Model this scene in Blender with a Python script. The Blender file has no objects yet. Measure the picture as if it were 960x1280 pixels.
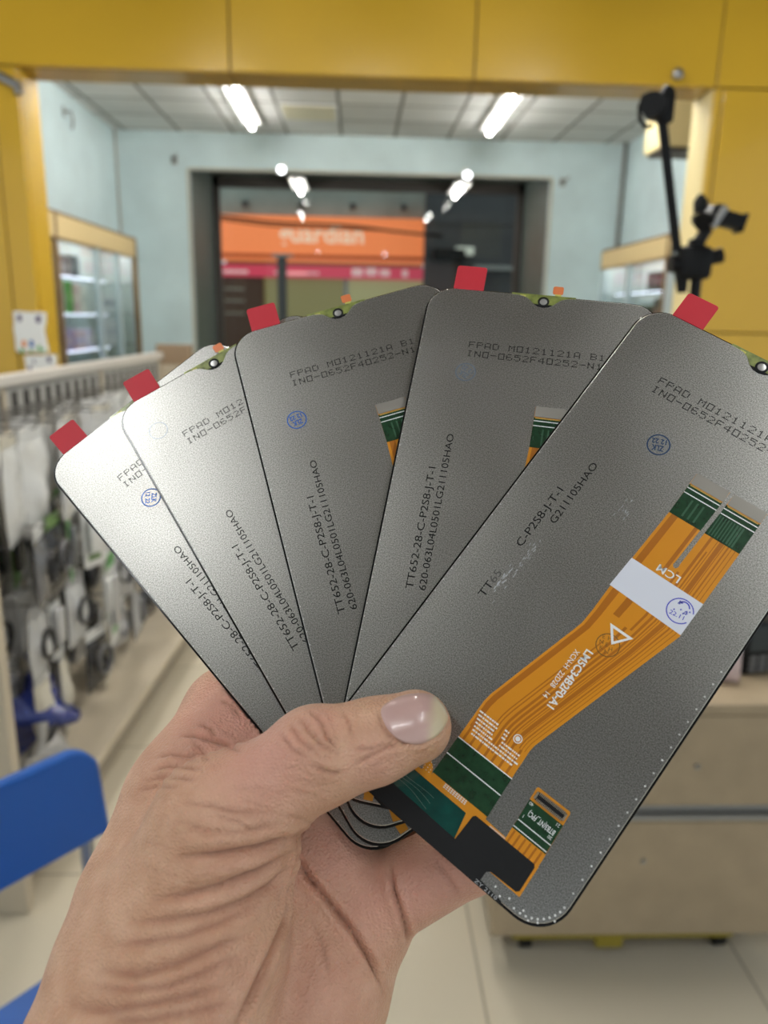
import bpy, bmesh, math, random
import numpy as np
from mathutils import Matrix, Vector
from math import pi, sin, cos, radians

SC = bpy.context.scene
COL = SC.collection
rnd = random.Random(7)

# ------------------------------------------------------------------ materials
MATS = {}
def mat(name, col, rough=.5, metal=0., var=None, bump=None, coat=0., emit=None, estr=0., sss=0., alpha=1., spec=.5, trans=0.):
    """col linear rgb; var=(scale, amount) colour mottling; bump=(scale, strength, distance)"""
    if name in MATS:
        return MATS[name]
    m = bpy.data.materials.new(name); m.use_nodes = True
    nt = m.node_tree; b = nt.nodes['Principled BSDF']
    b.inputs['Base Color'].default_value = (*col, 1); b.inputs['Roughness'].default_value = rough
    b.inputs['Metallic'].default_value = metal; b.inputs['Coat Weight'].default_value = coat
    b.inputs['Specular IOR Level'].default_value = spec
    b.inputs['Alpha'].default_value = alpha; b.inputs['Transmission Weight'].default_value = trans
    if emit: b.inputs['Emission Color'].default_value = (*emit, 1); b.inputs['Emission Strength'].default_value = estr
    if var or bump:
        tc = nt.nodes.new('ShaderNodeTexCoord')
    if var:
        n = nt.nodes.new('ShaderNodeTexNoise'); n.inputs['Scale'].default_value = var[0]; n.inputs['Detail'].default_value = 4
        nt.links.new(tc.outputs['Object'], n.inputs['Vector'])
        r = nt.nodes.new('ShaderNodeMapRange'); r.inputs['From Min'].default_value = .3; r.inputs['From Max'].default_value = .7
        r.inputs['To Min'].default_value = 1-var[1]; r.inputs['To Max'].default_value = 1+var[1]
        nt.links.new(n.outputs['Fac'], r.inputs['Value'])
        x = nt.nodes.new('ShaderNodeMix'); x.data_type = 'RGBA'; x.blend_type = 'MULTIPLY'; x.inputs['Factor'].default_value = 1
        x.inputs[6].default_value = (*col, 1); nt.links.new(r.outputs['Result'], x.inputs[7])
        nt.links.new(x.outputs[2], b.inputs['Base Color'])
    if bump:
        n2 = nt.nodes.new('ShaderNodeTexNoise'); n2.inputs['Scale'].default_value = bump[0]; n2.inputs['Detail'].default_value = 2
        nt.links.new(tc.outputs['Object'], n2.inputs['Vector'])
        bp = nt.nodes.new('ShaderNodeBump'); bp.inputs['Strength'].default_value = bump[1]; bp.inputs['Distance'].default_value = bump[2]
        nt.links.new(n2.outputs['Fac'], bp.inputs['Height']); nt.links.new(bp.outputs['Normal'], b.inputs['Normal'])
    MATS[name] = m
    return m

def grid_mat(name, col, line, px, py, ox, oy, w, rough, dirt=0., ax=('X', 'Y')):
    """tiles with joints, laid out in the object's own coordinates"""
    m = bpy.data.materials.new(name); m.use_nodes = True
    nt = m.node_tree; N = nt.nodes; Lk = nt.links; b = N['Principled BSDF']
    tc = N.new('ShaderNodeTexCoord'); s = N.new('ShaderNodeSeparateXYZ'); Lk.new(tc.outputs['Object'], s.inputs[0])
    def mth(op, a, v=None, v2=None):
        n = N.new('ShaderNodeMath'); n.operation = op
        if hasattr(a, 'node'): Lk.new(a, n.inputs[0])
        else: n.inputs[0].default_value = a
        for i, q in ((1, v), (2, v2)):
            if q is None: continue
            if hasattr(q, 'node'): Lk.new(q, n.inputs[i])
            else: n.inputs[i].default_value = q
        return n.outputs[0]
    ds = []; cells = []
    for a, p, o in ((ax[0], px, ox), (ax[1], py, oy)):
        t = mth('DIVIDE', mth('SUBTRACT', s.outputs[a], o), p)
        f = mth('SUBTRACT', t, mth('FLOOR', t)); cells.append(mth('FLOOR', t))
        e = mth('MINIMUM', f, mth('SUBTRACT', 1., f)); ds.append(mth('MULTIPLY', e, p))
    d = mth('MINIMUM', ds[0], ds[1])
    ln = mth('LESS_THAN', d, w)
    cv = N.new('ShaderNodeCombineXYZ'); Lk.new(cells[0], cv.inputs[0]); Lk.new(cells[1], cv.inputs[1])
    wn = N.new('ShaderNodeTexWhiteNoise'); Lk.new(cv.outputs[0], wn.inputs['Vector'])
    nz = N.new('ShaderNodeTexNoise'); nz.inputs['Scale'].default_value = 3; nz.inputs['Detail'].default_value = 6
    Lk.new(tc.outputs['Object'], nz.inputs['Vector'])
    k = mth('ADD', mth('MULTIPLY', wn.outputs['Value'], dirt), mth('MULTIPLY', nz.outputs['Fac'], dirt*1.2))
    k = mth('SUBTRACT', 1.+dirt*.8, k)
    x0 = N.new('ShaderNodeMix'); x0.data_type = 'RGBA'; x0.blend_type = 'MULTIPLY'; x0.inputs['Factor'].default_value = 1
    x0.inputs[6].default_value = (*col, 1); Lk.new(k, x0.inputs[7])
    x = N.new('ShaderNodeMix'); x.data_type = 'RGBA'; Lk.new(ln, x.inputs['Factor']); Lk.new(x0.outputs[2], x.inputs[6]); x.inputs[7].default_value = (*line, 1)
    Lk.new(x.outputs[2], b.inputs['Base Color']); b.inputs['Roughness'].default_value = rough
    MATS[name] = m
    return m

# ------------------------------------------------------------------ mesh building
class MB:
    def __init__(s): s.v = []; s.f = []; s.fm = []; s.mats = []; s.T = Matrix.Identity(4)
    def mi(s, m):
        if m not in s.mats: s.mats.append(m)
        return s.mats.index(m)
    def add(s, vs, fs, m):
        o = len(s.v); k = s.mi(m)
        s.v += [tuple(s.T@Vector(v)) for v in vs]
        s.f += [tuple(i+o for i in f) for f in fs]; s.fm += [k]*len(fs)
        return s
    def box(s, a, b, m, bev=0.):
        (x0, y0, z0), (x1, y1, z1) = a, b
        if bev <= 0:
            return s.add([(x, y, z) for x in (x0, x1) for y in (y0, y1) for z in (z0, z1)],
                         [(0, 1, 3, 2), (4, 6, 7, 5), (0, 4, 5, 1), (2, 3, 7, 6), (0, 2, 6, 4), (1, 5, 7, 3)], m)
        bm = bmesh.new(); bmesh.ops.create_cube(bm, size=1)
        for v in bm.verts: v.co = Vector(((x0+x1)/2+v.co.x*(x1-x0), (y0+y1)/2+v.co.y*(y1-y0), (z0+z1)/2+v.co.z*(z1-z0)))
        bmesh.ops.bevel(bm, geom=bm.edges[:], offset=bev, segments=2, affect='EDGES', profile=.5)
        bm.verts.index_update()
        s.add([v.co[:] for v in bm.verts], [[v.index for v in f.verts] for f in bm.faces], m); bm.free()
        return s
    def prism(s, poly, z0, z1, m, ch=0., side=None):
        """extrude a 2-D outline (counter-clockwise) between z0 and z1; ch = chamfer of the top rim"""
        n = len(poly); side = side or m
        if ch:
            ins = inset(poly, ch)
            rings = [[(x, y, z0) for x, y in poly], [(x, y, z1-ch) for x, y in poly], [(x, y, z1) for x, y in ins]]
        else:
            rings = [[(x, y, z0) for x, y in poly], [(x, y, z1) for x, y in poly]]
        for a, b in zip(rings, rings[1:]):
            s.add(a+b, [(i, (i+1) % n, n+(i+1) % n, n+i) for i in range(n)], side)
        s.add(rings[0], [tuple(range(n))[::-1]], m); s.add(rings[-1], [tuple(range(n))], m)
        return s
    def flat(s, poly, z, m): return s.add([(x, y, z) for x, y in poly], [tuple(range(len(poly)))], m)
    def rect(s, u0, v0, u1, v1, z, m): return s.flat([(u0, v0), (u1, v0), (u1, v1), (u0, v1)], z, m)
    def tube(s, path, r, m, seg=10, caps=True):
        path = [Vector(p) for p in path]; n = len(path); rs = r if isinstance(r, (list, tuple)) else [r]*n
        vs = []; up = None
        for i, p in enumerate(path):
            t = (path[min(i+1, n-1)]-path[max(i-1, 0)]).normalized()
            if up is None: up = t.orthogonal().normalized()
            up = (up-t*up.dot(t)).normalized(); w = t.cross(up)
            vs += [p+(up*cos(2*pi*k/seg)+w*sin(2*pi*k/seg))*rs[i] for k in range(seg)]
        fs = [(i*seg+k, i*seg+(k+1) % seg, (i+1)*seg+(k+1) % seg, (i+1)*seg+k) for i in range(n-1) for k in range(seg)]
        if caps: fs += [tuple(range(seg))[::-1], tuple((n-1)*seg+k for k in range(seg))]
        return s.add(vs, fs, m)
    def lathe(s, prof, m, seg=24):
        """profile of (radius, z) turned about the local z axis"""
        n = len(prof); vs = [(r*cos(2*pi*k/seg), r*sin(2*pi*k/seg), z) for r, z in prof for k in range(seg)]
        fs = [(i*seg+k, i*seg+(k+1) % seg, (i+1)*seg+(k+1) % seg, (i+1)*seg+k) for i in range(n-1) for k in range(seg)]
        fs += [tuple(range(seg))[::-1], tuple((n-1)*seg+k for k in range(seg))]
        return s.add(vs, fs, m)
    def ring(s, c, r0, r1, z, m, a0=0, a1=360, seg=36):
        vs = []; n = seg
        for k in range(n+1):
            a = radians(a0+(a1-a0)*k/n)
            vs += [(c[0]+r0*cos(a), c[1]+r0*sin(a), z), (c[0]+r1*cos(a), c[1]+r1*sin(a), z)]
        return s.add(vs, [(2*k, 2*k+1, 2*k+3, 2*k+2) for k in range(n)], m)
    def disc(s, c, r, z, m, seg=20): return s.flat([(c[0]+r*cos(2*pi*k/seg), c[1]+r*sin(2*pi*k/seg)) for k in range(seg)], z, m)
    def text(s, body, o, xd, h, z, m, width=None, stretch=None, bold=0.):
        """lettering lying in the local xy plane: o = baseline start, xd = reading direction, h = capital height"""
        vs, fs, w, ch = text_geo(body, bold); k = h/ch
        kx = (width/w) if width else k*(stretch or 1.)
        xd = Vector(xd).normalized(); yd = Vector((-xd.y, xd.x))
        return s.add([(o[0]+xd.x*x*kx+yd.x*y*k, o[1]+xd.y*x*kx+yd.y*y*k, z) for x, y in vs], fs, m)
    def dots(s, body, o, xd, h, pitch, z, m, skip=()):
        """square dot-matrix lettering"""
        xd = Vector(xd).normalized(); yd = Vector((-xd.y, xd.x)); cy = h/7; cx = pitch*.8/5
        for i, c in enumerate(body):
            if i in skip: continue
            for r, row in enumerate(FONT57.get(c, ())):
                for q, bit in enumerate(row):
                    if bit != '#': continue
                    x = i*pitch+q*cx; y = (6-r)*cy
                    ww = cx*(1.0 if row[q+1:q+2] == '#' else .86)
                    P = [(x, y), (x+ww, y), (x+ww, y+cy*.8), (x, y+cy*.8)]
                    s.add([(o[0]+xd.x*a+yd.x*b, o[1]+xd.y*a+yd.y*b, z) for a, b in P], [(0, 1, 2, 3)], m)
        return s
    def build(s, name, parent=None, smooth=None, matrix=None):
        me = bpy.data.meshes.new(name); me.from_pydata(s.v, [], s.f); me.validate()
        for m in s.mats: me.materials.append(m)
        if len(me.polygons) == len(s.fm): me.polygons.foreach_set('material_index', s.fm)
        bm = bmesh.new(); bm.from_mesh(me)
        if smooth is not None:
            for f in bm.faces: f.smooth = True
            for e in bm.edges:
                if len(e.link_faces) == 2 and e.calc_face_angle(0) > radians(smooth): e.smooth = False
        bm.to_mesh(me); bm.free()
        ob = bpy.data.objects.new(name, me); COL.objects.link(ob)
        if parent: ob.parent = parent
        if matrix is not None: ob.matrix_world = matrix
        return ob

def inset(poly, d):
    n = len(poly); out = []
    for i in range(n):
        p = Vector(poly[i]); a = p-Vector(poly[i-1]); b = Vector(poly[(i+1) % n])-p
        if a.length < 1e-9: a = b
        if b.length < 1e-9: b = a
        a.normalize(); b.normalize()
        na = Vector((-a.y, a.x)); nb = Vector((-b.y, b.x)); t = (na+nb)
        t = t/max(t.length_squared, 1e-6)*2
        if t.length > 2.: t = t.normalized()*2.
        out.append(tuple(p+t*d))
    return out

def rrect(x0, y0, x1, y1, r, seg=8):
    rs = r if isinstance(r, (list, tuple)) else [r]*4      # order: right-bottom, right-top, left-top, left-bottom
    out = []
    for (cx, cy, a, rr) in ((x1, y0, -90, rs[0]), (x1, y1, 0, rs[1]), (x0, y1, 90, rs[2]), (x0, y0, 180, rs[3])):
        sx = -1 if cx == x1 else 1; sy = 1 if cy == y0 else -1
        for k in range(seg+1):
            t = radians(a+90*k/seg); out.append((cx+sx*rr+rr*cos(t), cy+sy*rr+rr*sin(t)))
    return out

TXT = {}
def text_geo(body, bold=0.):
    if (body, bold) in TXT: return TXT[(body, bold)]
    def make(t):
        cu = bpy.data.curves.new('txt', 'FONT'); cu.body = t; cu.size = 1; cu.resolution_u = 3; cu.offset = bold
        ob = bpy.data.objects.new('txt', cu); COL.objects.link(ob); bpy.context.view_layer.update()
        me = bpy.data.meshes.new_from_object(ob.evaluated_get(bpy.context.evaluated_depsgraph_get()))
        vs = [v.co[:2] for v in me.vertices]; fs = [tuple(p.vertices) for p in me.polygons]
        bpy.data.objects.remove(ob); bpy.data.curves.remove(cu); bpy.data.meshes.remove(me)
        return vs, fs
    vs, fs = make(body); ch = max(v[1] for v in make('H')[0])
    x0 = min(v[0] for v in vs); vs = [(x-x0, y) for x, y in vs]
    TXT[(body, bold)] = (vs, fs, max(v[0] for v in vs), ch)
    return TXT[(body, bold)]

def _g(t): return t.split('/')
FONT57 = {
 'F': _g('#####/#..../#..../####./#..../#..../#....'), 'P': _g('####./#...#/#...#/####./#..../#..../#....'),
 'A': _g('.###./#...#/#...#/#...#/#####/#...#/#...#'), 'D': _g('####./#...#/#...#/#...#/#...#/#...#/####.'),
 'M': _g('#...#/##.##/#.#.#/#.#.#/#...#/#...#/#...#'), '0': _g('#####/#...#/#...#/#...#/#...#/#...#/#####'),
 '1': _g('..#../.##../..#../..#../..#../..#../.###.'), '2': _g('.###./#...#/....#/...#./..#../.#.../#####'),
 'B': _g('####./#...#/#...#/####./#...#/#...#/####.'), 'I': _g('.###./..#../..#../..#../..#../..#../.###.'),
 'N': _g('#...#/##..#/##..#/#.#.#/#..##/#..##/#...#'), 'O': _g('.###./#...#/#...#/#...#/#...#/#...#/.###.'),
 '-': _g('...../...../...../#####/...../...../.....'), '6': _g('.###./#..../#..../####./#...#/#...#/.###.'),
 '5': _g('#####/#..../####./....#/....#/#...#/.###.'), '4': _g('...#./..##./.#.#./#..#./#####/...#./...#.'),
}

def tag(o, label=None, cat=None, group=None, kind=None):
    if label: o['label'] = label
    if cat: o['category'] = cat
    if group: o['group'] = group
    if kind: o['kind'] = kind
    return o
def thing(name, label, cat, loc=(0, 0, 0), group=None, rz=0.):
    e = bpy.data.objects.new(name, None); COL.objects.link(e); e.empty_display_size = .02
    e.location = loc; e.rotation_euler = (0, 0, rz)
    return tag(e, label, cat, group)
def struct(name, mb, smooth=None):
    return tag(mb.build(name, None, smooth), kind='structure')

# ------------------------------------------------------------------ numbers of the scene
TUBE = 30.0
TUBE_NEAR = 78.0
TUBE_ADDED = 105.0
TUBE_REAR = 45.0
SIGN = 0.62
WORLD = 0.65
EXPOSURE = 0.35
SKIN_A = (0.57, 0.315, 0.192)
SKIN_B = (0.7, 0.43, 0.285)
SKIN_PINK = (0.68, 0.345, 0.27)
NEAR_TUBES = [('lit tube light over the photographer, rear one of the left row', -0.98, -1.0, 0.2),
 ('lit tube light over the shop front half, front one of the left row', -0.98, 1.5, 2.9),
 ('lit tube light over the shop front half, front one of the right row', 1.2, 1.5, 2.9),
 ('added unseen tube light over the shop front half, front one of the middle row', 0.1, 1.5, 2.9),  # middle tube added out of view as fill for the near half
 ('lit tube light over the shop front half, rear one of the right row', 0.7, -1.5, -0.2)]
PACKS = [('bag', -0.062, 0.3, 1.09, 0.145, 0.247, ((0.62, 0.62, 0.6),
 (0.6, 0.56, 0.46)), 'white pouch with cream header, nearest to near end, top rack row', 388, 0.2),
 ('bag', -0.064, 0.425, 1.09, 0.142, 0.256, ((0.62, 0.62, 0.6),
 (0.62, 0.62, 0.6)), 'white pouch with white header, second from near end, top rack row', 712, -0.04),
 ('bag', -0.027, 0.55, 1.09, 0.133, 0.239, ((0.5, 0.5, 0.49),
 (0.62, 0.62, 0.6)), 'pale grey pouch with white header, third from near end, top rack row', 26, 0.1),
 ('bag', -0.069, 0.675, 1.09, 0.159, 0.264, ((0.62, 0.62, 0.6),
 (0.6, 0.56, 0.46)), 'white pouch with cream header, fourth from near end, top rack row', 227, 0.18),
 ('bag', -0.014, 0.8, 1.09, 0.137, 0.233, ((0.5, 0.5, 0.49),
 (0.5, 0.5, 0.49)), 'pale grey pouch with pale grey header, fifth from near end, top rack row', 975, -0.15),
 ('bag', -0.069, 0.925, 1.09, 0.133, 0.258, ((0.5, 0.5, 0.49),
 (0.6, 0.56, 0.46)), 'pale grey pouch with cream header, sixth from near end, top rack row', 880, -0.14),
 ('bag', -0.164, 0.356, 1.09, 0.131, 0.235, ((0.62, 0.62, 0.6),
 (0.5, 0.5, 0.49)), 'white pouch with pale grey header, nearest to near end, top rack row, behind', 424, 0.12),
 ('box', -0.198, 0.481, 1.09, 0.07, 0.2, ((0.62, 0.62, 0.6),
 (0.5, 0.5, 0.49)), 'white box with pale grey print, second from near end, top rack row, behind', 679, 0.01),
 ('bag', -0.173, 0.606, 1.09, 0.141, 0.264, ((0.5, 0.5, 0.49),
 (0.5, 0.5, 0.49)), 'pale grey pouch with pale grey header, third from near end, top rack row, behind', 44, -0.13),
 ('bag', -0.169, 0.731, 1.09, 0.142, 0.23, ((0.5, 0.5, 0.49),
 (0.6, 0.56, 0.46)), 'pale grey pouch with cream header, fourth from near end, top rack row, behind', 232, 0.34),
 ('bag', -0.174, 0.856, 1.09, 0.146, 0.244, ((0.5, 0.5, 0.49),
 (0.5, 0.5, 0.49)), 'pale grey pouch with pale grey header, fifth from near end, top rack row, behind', 975, 0.24),
 ('bag', -0.199, 0.981, 1.09, 0.148, 0.264, ((0.4, 0.4, 0.4),
 (0.5, 0.5, 0.49)), 'light grey pouch with pale grey header, sixth from near end, top rack row, behind', 802, 0.25),
 ('bag', -0.163, 1.106, 1.09, 0.146, 0.254, ((0.5, 0.5, 0.49),
 (0.5, 0.5, 0.49)), 'pale grey pouch with pale grey header, seventh from near end, top rack row, behind', 972, -0.31),
 ('bag', -0.168, 1.231, 1.09, 0.158, 0.245, ((0.5, 0.5, 0.49),
 (0.5, 0.5, 0.49)), 'pale grey pouch with pale grey header, eighth from near end, top rack row, behind', 424, -0.11),
 ('bag', -0.188, 1.356, 1.09, 0.14, 0.256, ((0.5, 0.5, 0.49),
 (0.62, 0.62, 0.6)), 'pale grey pouch with white header, ninth from near end, top rack row, behind', 650, -0.23),
 ('bag', -0.185, 1.481, 1.09, 0.154, 0.269, ((0.62, 0.62, 0.6),
 (0.5, 0.5, 0.49)), 'white pouch with pale grey header, tenth from near end, top rack row, behind', 33, 0.24),
 ('bag', -0.18, 1.606, 1.09, 0.144, 0.265, ((0.62, 0.62, 0.6),
 (0.5, 0.5, 0.49)), 'white pouch with pale grey header, eleventh from near end, top rack row, behind', 255, -0.16),
 ('box', -0.209, 1.856, 1.09, 0.07, 0.2, ((0.62, 0.62, 0.6),
 (0.5, 0.5, 0.49)), 'white box with pale grey print, twelfth from near end, top rack row, behind', 163, -0.17),
 ('bag', -0.023, 0.33, 0.85, 0.12, 0.182, ((0.13, 0.13, 0.135),
 (0.62, 0.62, 0.6),
 (0.02, 0.02, 0.022)), 'dark grey pouch with white header, nearest to near end, second rack row', 369, 0.23),
 ('bag', -0.036, 0.445, 0.85, 0.12, 0.192, ((0.02, 0.02, 0.022),
 (0.12, 0.22, 0.06),
 (0.13, 0.13, 0.135)), 'black pouch with olive green header, second from near end, second rack row', 217, 0.07),
 ('card', -0.045, 0.56, 0.85, 0.091, 0.216, ((0.1, 0.34, 0.08),
 (0.62, 0.62, 0.6),
 (0.13, 0.13, 0.135)), 'green card pack with white stripe, third from near end, second rack row', 880, 0.35),
 ('card', -0.023, 0.675, 0.85, 0.092, 0.211, ((0.62, 0.62, 0.6),
 (0.12, 0.22, 0.06),
 (0.62, 0.62, 0.6)), 'white card pack with olive green stripe, fourth from near end, second rack row', 891, -0.33),
 ('card', -0.052, 0.79, 0.85, 0.091, 0.236, ((0.62, 0.62, 0.6),
 (0.1, 0.34, 0.08),
 (0.6, 0.56, 0.46)), 'white card pack with green stripe, fifth from near end, second rack row', 168, 0.04),
 ('card', -0.066, 0.905, 0.85, 0.09, 0.205, ((0.62, 0.62, 0.6),
 (0.1, 0.34, 0.08),
 (0.6, 0.56, 0.46)), 'white card pack with green stripe, sixth from near end, second rack row', 368, 0.35),
 ('bag', -0.185, 0.382, 0.85, 0.12, 0.198, ((0.02, 0.02, 0.022),
 (0.12, 0.22, 0.06),
 (0.13, 0.13, 0.135)), 'black pouch with olive green header, nearest to near end, second rack row, behind', 255, -0.01),
 ('card', -0.175, 0.497, 0.85, 0.097, 0.214, ((0.12, 0.22, 0.06),
 (0.1, 0.34, 0.08),
 (0.02, 0.02, 0.022)), 'olive green card pack with green stripe, second from near end, second rack row, behind', 921, 0.28),
 ('bag', -0.209, 0.612, 0.85, 0.12, 0.202, ((0.4, 0.4, 0.4),
 (0.62, 0.62, 0.6),
 (0.02, 0.02, 0.022)), 'light grey pouch with white header, third from near end, second rack row, behind', 498, 0.11),
 ('bag', -0.174, 0.727, 0.85, 0.12, 0.213, ((0.02, 0.02, 0.022),
 (0.12, 0.22, 0.06),
 (0.13, 0.13, 0.135)), 'black pouch with olive green header, fourth from near end, second rack row, behind', 274, 0.19),
 ('card', -0.201, 0.842, 0.85, 0.097, 0.233, ((0.62, 0.62, 0.6),
 (0.1, 0.34, 0.08),
 (0.6, 0.56, 0.46)), 'white card pack with green stripe, fifth from near end, second rack row, behind', 530, 0.01),
 ('card', -0.193, 0.957, 0.85, 0.096, 0.22, ((0.62, 0.62, 0.6),
 (0.02, 0.02, 0.022),
 (0.4, 0.4, 0.4)), 'white card pack with black stripe, sixth from near end, second rack row, behind', 956, 0.13),
 ('bag', -0.177, 1.072, 0.85, 0.12, 0.194, ((0.13, 0.13, 0.135),
 (0.62, 0.62, 0.6),
 (0.02, 0.02, 0.022)), 'dark grey pouch with white header, seventh from near end, second rack row, behind', 929, 0.22),
 ('bag', -0.066, 0.36, 0.62, 0.12, 0.185, ((0.5, 0.5, 0.49),
 (0.4, 0.4, 0.4),
 (0.02, 0.02, 0.022)), 'pale grey pouch with light grey header, nearest to near end, third rack row', 485, 0.09),
 ('card', -0.076, 0.49, 0.62, 0.08, 0.2, ((0.62, 0.62, 0.6),
 (0.02, 0.02, 0.022),
 (0.4, 0.4, 0.4)), 'white card pack with black stripe, second from near end, third rack row', 265, 0.04),
 ('bag', -0.068, 0.62, 0.62, 0.12, 0.192, ((0.5, 0.5, 0.49),
 (0.4, 0.4, 0.4),
 (0.02, 0.02, 0.022)), 'pale grey pouch with light grey header, third from near end, third rack row', 487, -0.07),
 ('card', -0.028, 0.75, 0.62, 0.08, 0.2, ((0.62, 0.62, 0.6),
 (0.12, 0.22, 0.06),
 (0.62, 0.62, 0.6)), 'white card pack with olive green stripe, fourth from near end, third rack row', 888, 0.3),
 ('card', -0.057, 0.88, 0.62, 0.105, 0.32, ((0.62, 0.62, 0.6),
 (0.1, 0.34, 0.08),
 (0.4, 0.4, 0.4)), 'white card pack with green stripe, fifth from near end, third rack row', 15, 0.12),
 ('bag', -0.076, 1.01, 0.62, 0.12, 0.194, ((0.4, 0.4, 0.4),
 (0.62, 0.62, 0.6),
 (0.02, 0.02, 0.022)), 'light grey pouch with white header, sixth from near end, third rack row', 798, -0.33),
 ('bag', -0.028, 1.14, 0.62, 0.12, 0.199, ((0.13, 0.13, 0.135),
 (0.62, 0.62, 0.6),
 (0.02, 0.02, 0.022)), 'dark grey pouch with white header, seventh from near end, third rack row', 731, 0.2),
 ('bag', -0.215, 0.418, 0.62, 0.12, 0.201, ((0.4, 0.4, 0.4),
 (0.62, 0.62, 0.6),
 (0.02, 0.02, 0.022)), 'light grey pouch with white header, nearest to near end, third rack row, behind', 431, 0.01),
 ('box', -0.207, 0.548, 0.62, 0.085, 0.22, ((0.5, 0.5, 0.49),
 (0.62, 0.62, 0.6)), 'pale grey box with white print, second from near end, third rack row, behind', 599, -0.06),
 ('box', -0.216, 0.678, 0.62, 0.085, 0.22, ((0.5, 0.5, 0.49),
 (0.62, 0.62, 0.6)), 'pale grey box with white print, third from near end, third rack row, behind', 937, 0.3),
 ('bag', -0.179, 0.808, 0.62, 0.12, 0.197, ((0.02, 0.02, 0.022),
 (0.4, 0.4, 0.4),
 (0.13, 0.13, 0.135)), 'black pouch with light grey header, fourth from near end, third rack row, behind', 715, 0.25),
 ('bag', -0.172, 0.939, 0.62, 0.12, 0.193, ((0.02, 0.02, 0.022),
 (0.4, 0.4, 0.4),
 (0.13, 0.13, 0.135)), 'black pouch with light grey header, fifth from near end, third rack row, behind', 648, 0.23),
 ('card', -0.196, 1.069, 0.62, 0.08, 0.2, ((0.6, 0.56, 0.46),
 (0.6, 0.45, 0.05),
 (0.02, 0.02, 0.022)), 'cream card pack with yellow stripe, sixth from near end, third rack row, behind', 493, 0.25),
 ('card', -0.171, 1.199, 0.62, 0.08, 0.2, ((0.6, 0.56, 0.46),
 (0.6, 0.45, 0.05),
 (0.02, 0.02, 0.022)), 'cream card pack with yellow stripe, seventh from near end, third rack row, behind', 420, 0.28),
 ('box', -0.229, 1.329, 0.62, 0.085, 0.22, ((0.5, 0.5, 0.49),
 (0.62, 0.62, 0.6)), 'pale grey box with white print, eighth from near end, third rack row, behind', 425, 0.26),
 ('bag', -0.227, 1.458, 0.62, 0.12, 0.172, ((0.5, 0.5, 0.49),
 (0.4, 0.4, 0.4),
 (0.02, 0.02, 0.022)), 'pale grey pouch with light grey header, ninth from near end, third rack row, behind', 338, 0.04),
 ('bag', -0.076, 0.38, 0.42, 0.1, 0.24, ((0.6, 0.56, 0.46),
 (0.62, 0.62, 0.6)), 'cream pouch with white header, nearest to near end, bottom rack row', 405, -0.01),
 ('bag', -0.085, 0.53, 0.42, 0.1, 0.24, ((0.6, 0.56, 0.46),
 (0.62, 0.62, 0.6)), 'cream pouch with white header, second from near end, bottom rack row', 562, 0.29),
 ('bag', -0.042, 0.68, 0.42, 0.13, 0.169, ((0.02, 0.02, 0.022),
 (0.62, 0.62, 0.6),
 (0.13, 0.13, 0.135)), 'black pouch with white header, third from near end, bottom rack row', 368, -0.16),
 ('bag', -0.08, 0.83, 0.42, 0.1, 0.24, ((0.6, 0.56, 0.46),
 (0.62, 0.62, 0.6)), 'cream pouch with white header, fourth from near end, bottom rack row', 219, 0.31),
 ('bag', -0.088, 0.98, 0.42, 0.13, 0.17, ((0.4, 0.4, 0.4),
 (0.62, 0.62, 0.6),
 (0.13, 0.13, 0.135)), 'light grey pouch with white header, fifth from near end, bottom rack row', 198, -0.23),
 ('bag', -0.073, 1.13, 0.42, 0.13, 0.198, ((0.4, 0.4, 0.4),
 (0.62, 0.62, 0.6),
 (0.13, 0.13, 0.135)), 'light grey pouch with white header, sixth from near end, bottom rack row', 88, 0.24),
 ('bag', -0.07, 1.28, 0.42, 0.13, 0.17, ((0.02, 0.02, 0.022),
 (0.4, 0.4, 0.4),
 (0.13, 0.13, 0.135)), 'black pouch with light grey header, seventh from near end, bottom rack row', 484, -0.15),
 ('bag', -0.033, 1.43, 0.42, 0.13, 0.198, ((0.4, 0.4, 0.4),
 (0.62, 0.62, 0.6),
 (0.13, 0.13, 0.135)), 'light grey pouch with white header, eighth from near end, bottom rack row', 7, 0.29),
 ('bag', -0.194, 0.448, 0.42, 0.13, 0.166, ((0.4, 0.4, 0.4),
 (0.62, 0.62, 0.6),
 (0.13, 0.13, 0.135)), 'light grey pouch with white header, nearest to near end, bottom rack row, behind', 265, 0.22),
 ('bag', -0.227, 0.598, 0.42, 0.1, 0.24, ((0.6, 0.56, 0.46),
 (0.62, 0.62, 0.6)), 'cream pouch with white header, second from near end, bottom rack row, behind', 641, 0.35),
 ('bag', -0.199, 0.747, 0.42, 0.13, 0.188, ((0.02, 0.02, 0.022),
 (0.4, 0.4, 0.4),
 (0.13, 0.13, 0.135)), 'black pouch with light grey header, third from near end, bottom rack row, behind', 689, -0.21),
 ('box', -0.205, 0.897, 0.42, 0.085, 0.2, ((0.62, 0.62, 0.6),
 (0.5, 0.5, 0.49)), 'white box with pale grey print, fourth from near end, bottom rack row, behind', 647, -0.04),
 ('bag', -0.219, 1.047, 0.42, 0.13, 0.184, ((0.02, 0.02, 0.022),
 (0.62, 0.62, 0.6),
 (0.13, 0.13, 0.135)), 'black pouch with white header, fifth from near end, bottom rack row, behind', 203, 0.28),
 ('bag', -0.224, 1.197, 0.42, 0.1, 0.24, ((0.6, 0.56, 0.46),
 (0.62, 0.62, 0.6)), 'cream pouch with white header, sixth from near end, bottom rack row, behind', 234, -0.16),
 ('bag', -0.195, 1.347, 0.42, 0.13, 0.165, ((0.02, 0.02, 0.022),
 (0.4, 0.4, 0.4),
 (0.13, 0.13, 0.135)), 'black pouch with light grey header, seventh from near end, bottom rack row, behind', 297, -0.03),
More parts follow.
